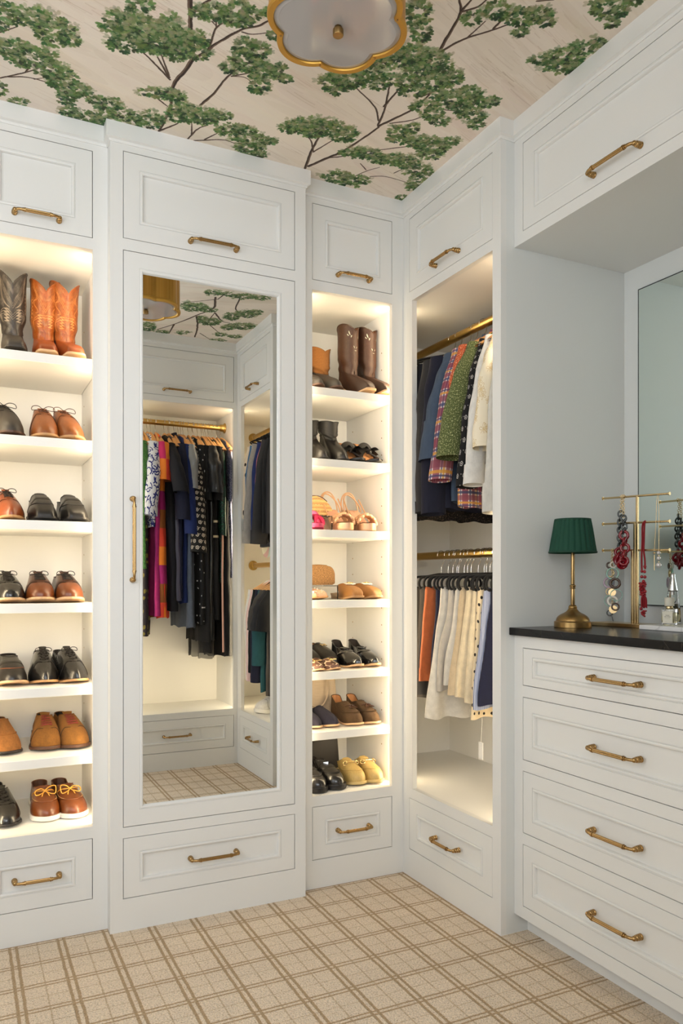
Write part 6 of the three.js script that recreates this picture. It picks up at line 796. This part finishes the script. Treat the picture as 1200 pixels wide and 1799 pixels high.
// ---------------------------------------------------------------- ceiling light: scalloped brass drum, frosted glass, a knob in the middle
{
  const t = thing('ceiling_light', 'scalloped brass flush ceiling light with frosted glass and a centre knob', 'ceiling light', [-0.7365, 0, 0.974]);
  const rad = (A) => { const c = Math.abs(Math.cos(3 * (A - 0.1188))), d = Math.acos(Math.min(1, c)) / 3, rc = 0.075, rl = 0.0752; return rc * Math.cos(d) + Math.sqrt(Math.max(0, rl * rl - Math.pow(rc * Math.sin(d), 2))); };
  const ph = 0, R = (A, k = 0) => rad(A + ph) + k, ringW = (k0, y0, k1, y1) => sheet(240, 1, (a, b) => { const A = a * Math.PI * 2, r = R(A, b ? k1 : k0); return [Math.cos(A) * r, b ? y1 : y0, Math.sin(A) * r]; }, (a, b) => [a * 0.9, b * 0.1]);
  const drumM = std(0xffffff, 0.36, { metalness: 1, map: canvasMap(512, 128, (g, w, h) => { g.fillStyle = 'rgb(196,150,74)'; g.fillRect(0, 0, w, h); for (let i = 0; i < 400; i++) { g.globalAlpha = 0.18; g.fillStyle = i % 2 ? 'rgb(168,120,52)' : 'rgb(216,176,100)'; g.fillRect(rnd() * w, 0, 1 + rnd() * 2, h); } }) });
  mesh('drum', [ringW(-0.003, 2.232, -0.003, 2.405), ringW(-0.003, 2.405, -0.006, 2.408), ringW(-0.006, 2.408, -0.060, 2.408), ringW(-0.006, 2.232, -0.006, 2.40)], drumM, t);
  mesh('rim', [ringW(-0.003, 2.236, 0, 2.234), ringW(0, 2.234, 0.0008, 2.228), ringW(0.0008, 2.228, -0.001, 2.222), ringW(-0.001, 2.222, -0.0125, 2.222), ringW(-0.0125, 2.222, -0.0135, 2.225), ringW(-0.0135, 2.225, -0.0135, 2.236)], std([0.62, 0.36, 0.08], 0.5, { metalness: 1 }), t);
  mesh('glass', [ringW(-0.0138, 2.2265, -0.024, 2.2235), ringW(-0.024, 2.2235, -0.026, 2.2238), sheet(240, 6, (a, b) => { const A = a * Math.PI * 2, r = R(A, -0.026) * (1 - b); return [Math.cos(A) * r, 2.2238, Math.sin(A) * r]; }), sheet(240, 2, (a, b) => { const A = -a * Math.PI * 2, r = R(A, -0.0138) * (1 - b); return [Math.cos(A) * r, 2.2315, Math.sin(A) * r]; }), ringW(-0.0138, 2.2265, -0.0138, 2.2315)], phys([0.36, 0.34, 0.325], 0.5, { clearcoat: 1, clearcoatRoughness: 0.06 }), t);
  mesh('knob', lathe([[0, 2.2045], [0.0100, 2.2045], [0.0114, 2.206], [0.0114, 2.217], [0.0104, 2.2182], [0.008, 2.2186], [0.008, 2.2236], [0, 2.2236]], 32), M.brassDark, t);
  mesh('screw', [0, 1, 2, 3, 4, 5].map((k) => { const A = k * Math.PI / 3 + Math.PI / 6 + 0.1188; const r = R(A, -0.006); return cyl(0.0024, 0.0024, 0.002, Math.cos(A) * r, 2.2215, Math.sin(A) * r, 12); }), M.brassDark, t);
  mesh('ceiling_plate', [cyl(0.075, 0.075, 0.031, 0, 2.4238, 0, 40)], M.brassDark, t);
}
// things on the shelf between the rods and at the foot of the reflected wardrobe
{
  const hatM = printed(0.5, 256, (g, w) => { ['rgb(206,190,176)', 'rgb(196,210,186)', 'rgb(226,176,158)', 'rgb(236,220,180)'].forEach((c, i) => { g.fillStyle = c; g.fillRect(i * w / 4, 0, w / 4, w); }); });
  const t = thing('handbag', 'half-round pastel bag hanging between the two rods of the reflected wardrobe', 'bag', [0.06, 1.165, 1.625]);
  mesh('body', sheet(40, 8, (a, b) => { const A = Math.PI + a * Math.PI, r = 0.085 * b; return [0.012 * Math.sqrt(Math.max(0, 1 - b * b)), 0.09 + Math.sin(A) * r * 0.75, Math.cos(A) * r]; }, (a, b) => [a * 0.5, b * 0.2]), phys(0xffffff, 0.6, { map: hatM.map, ...DS }), t);
  mesh('band', rbox(-0.01, 0.014, 0.085, 0.108, -0.088, 0.088, 0.004), F.charcoal, t); mesh('handle', tube([[0, 0.1, -0.07], [0, 0.17, -0.05], [0, 0.19, 0], [0, 0.17, 0.05], [0, 0.1, 0.07]], 0.004, 24, 8), F.charcoal, t);
  const s = thing('sneaker', 'white sneaker with dark stripes at the foot of the reflected wardrobe', 'shoe', [0.30, Y.openB + 0.0008, 1.74], -Math.PI / 2);
  shoe(s, { up: leather(0xe6e2da, 0.5), lacing: 5, bow: 0, L: 0.27, W: 0.1, hh: 0.004, sole: 0.02, soleMat: K.rubberWhite, laceMat: F.white, side: 1, extra: (k, g) => mesh('stripe', [0.24, 0.29, 0.34].flatMap((t) => [1, -1].map((e) => overlay(k, (a, b) => [e * (t + a * 0.02 + b * 0.05), 0.1 + b * 0.75], 0.002, 6, 10))), K.black, g) });
}

renderer.render(scene, camera);
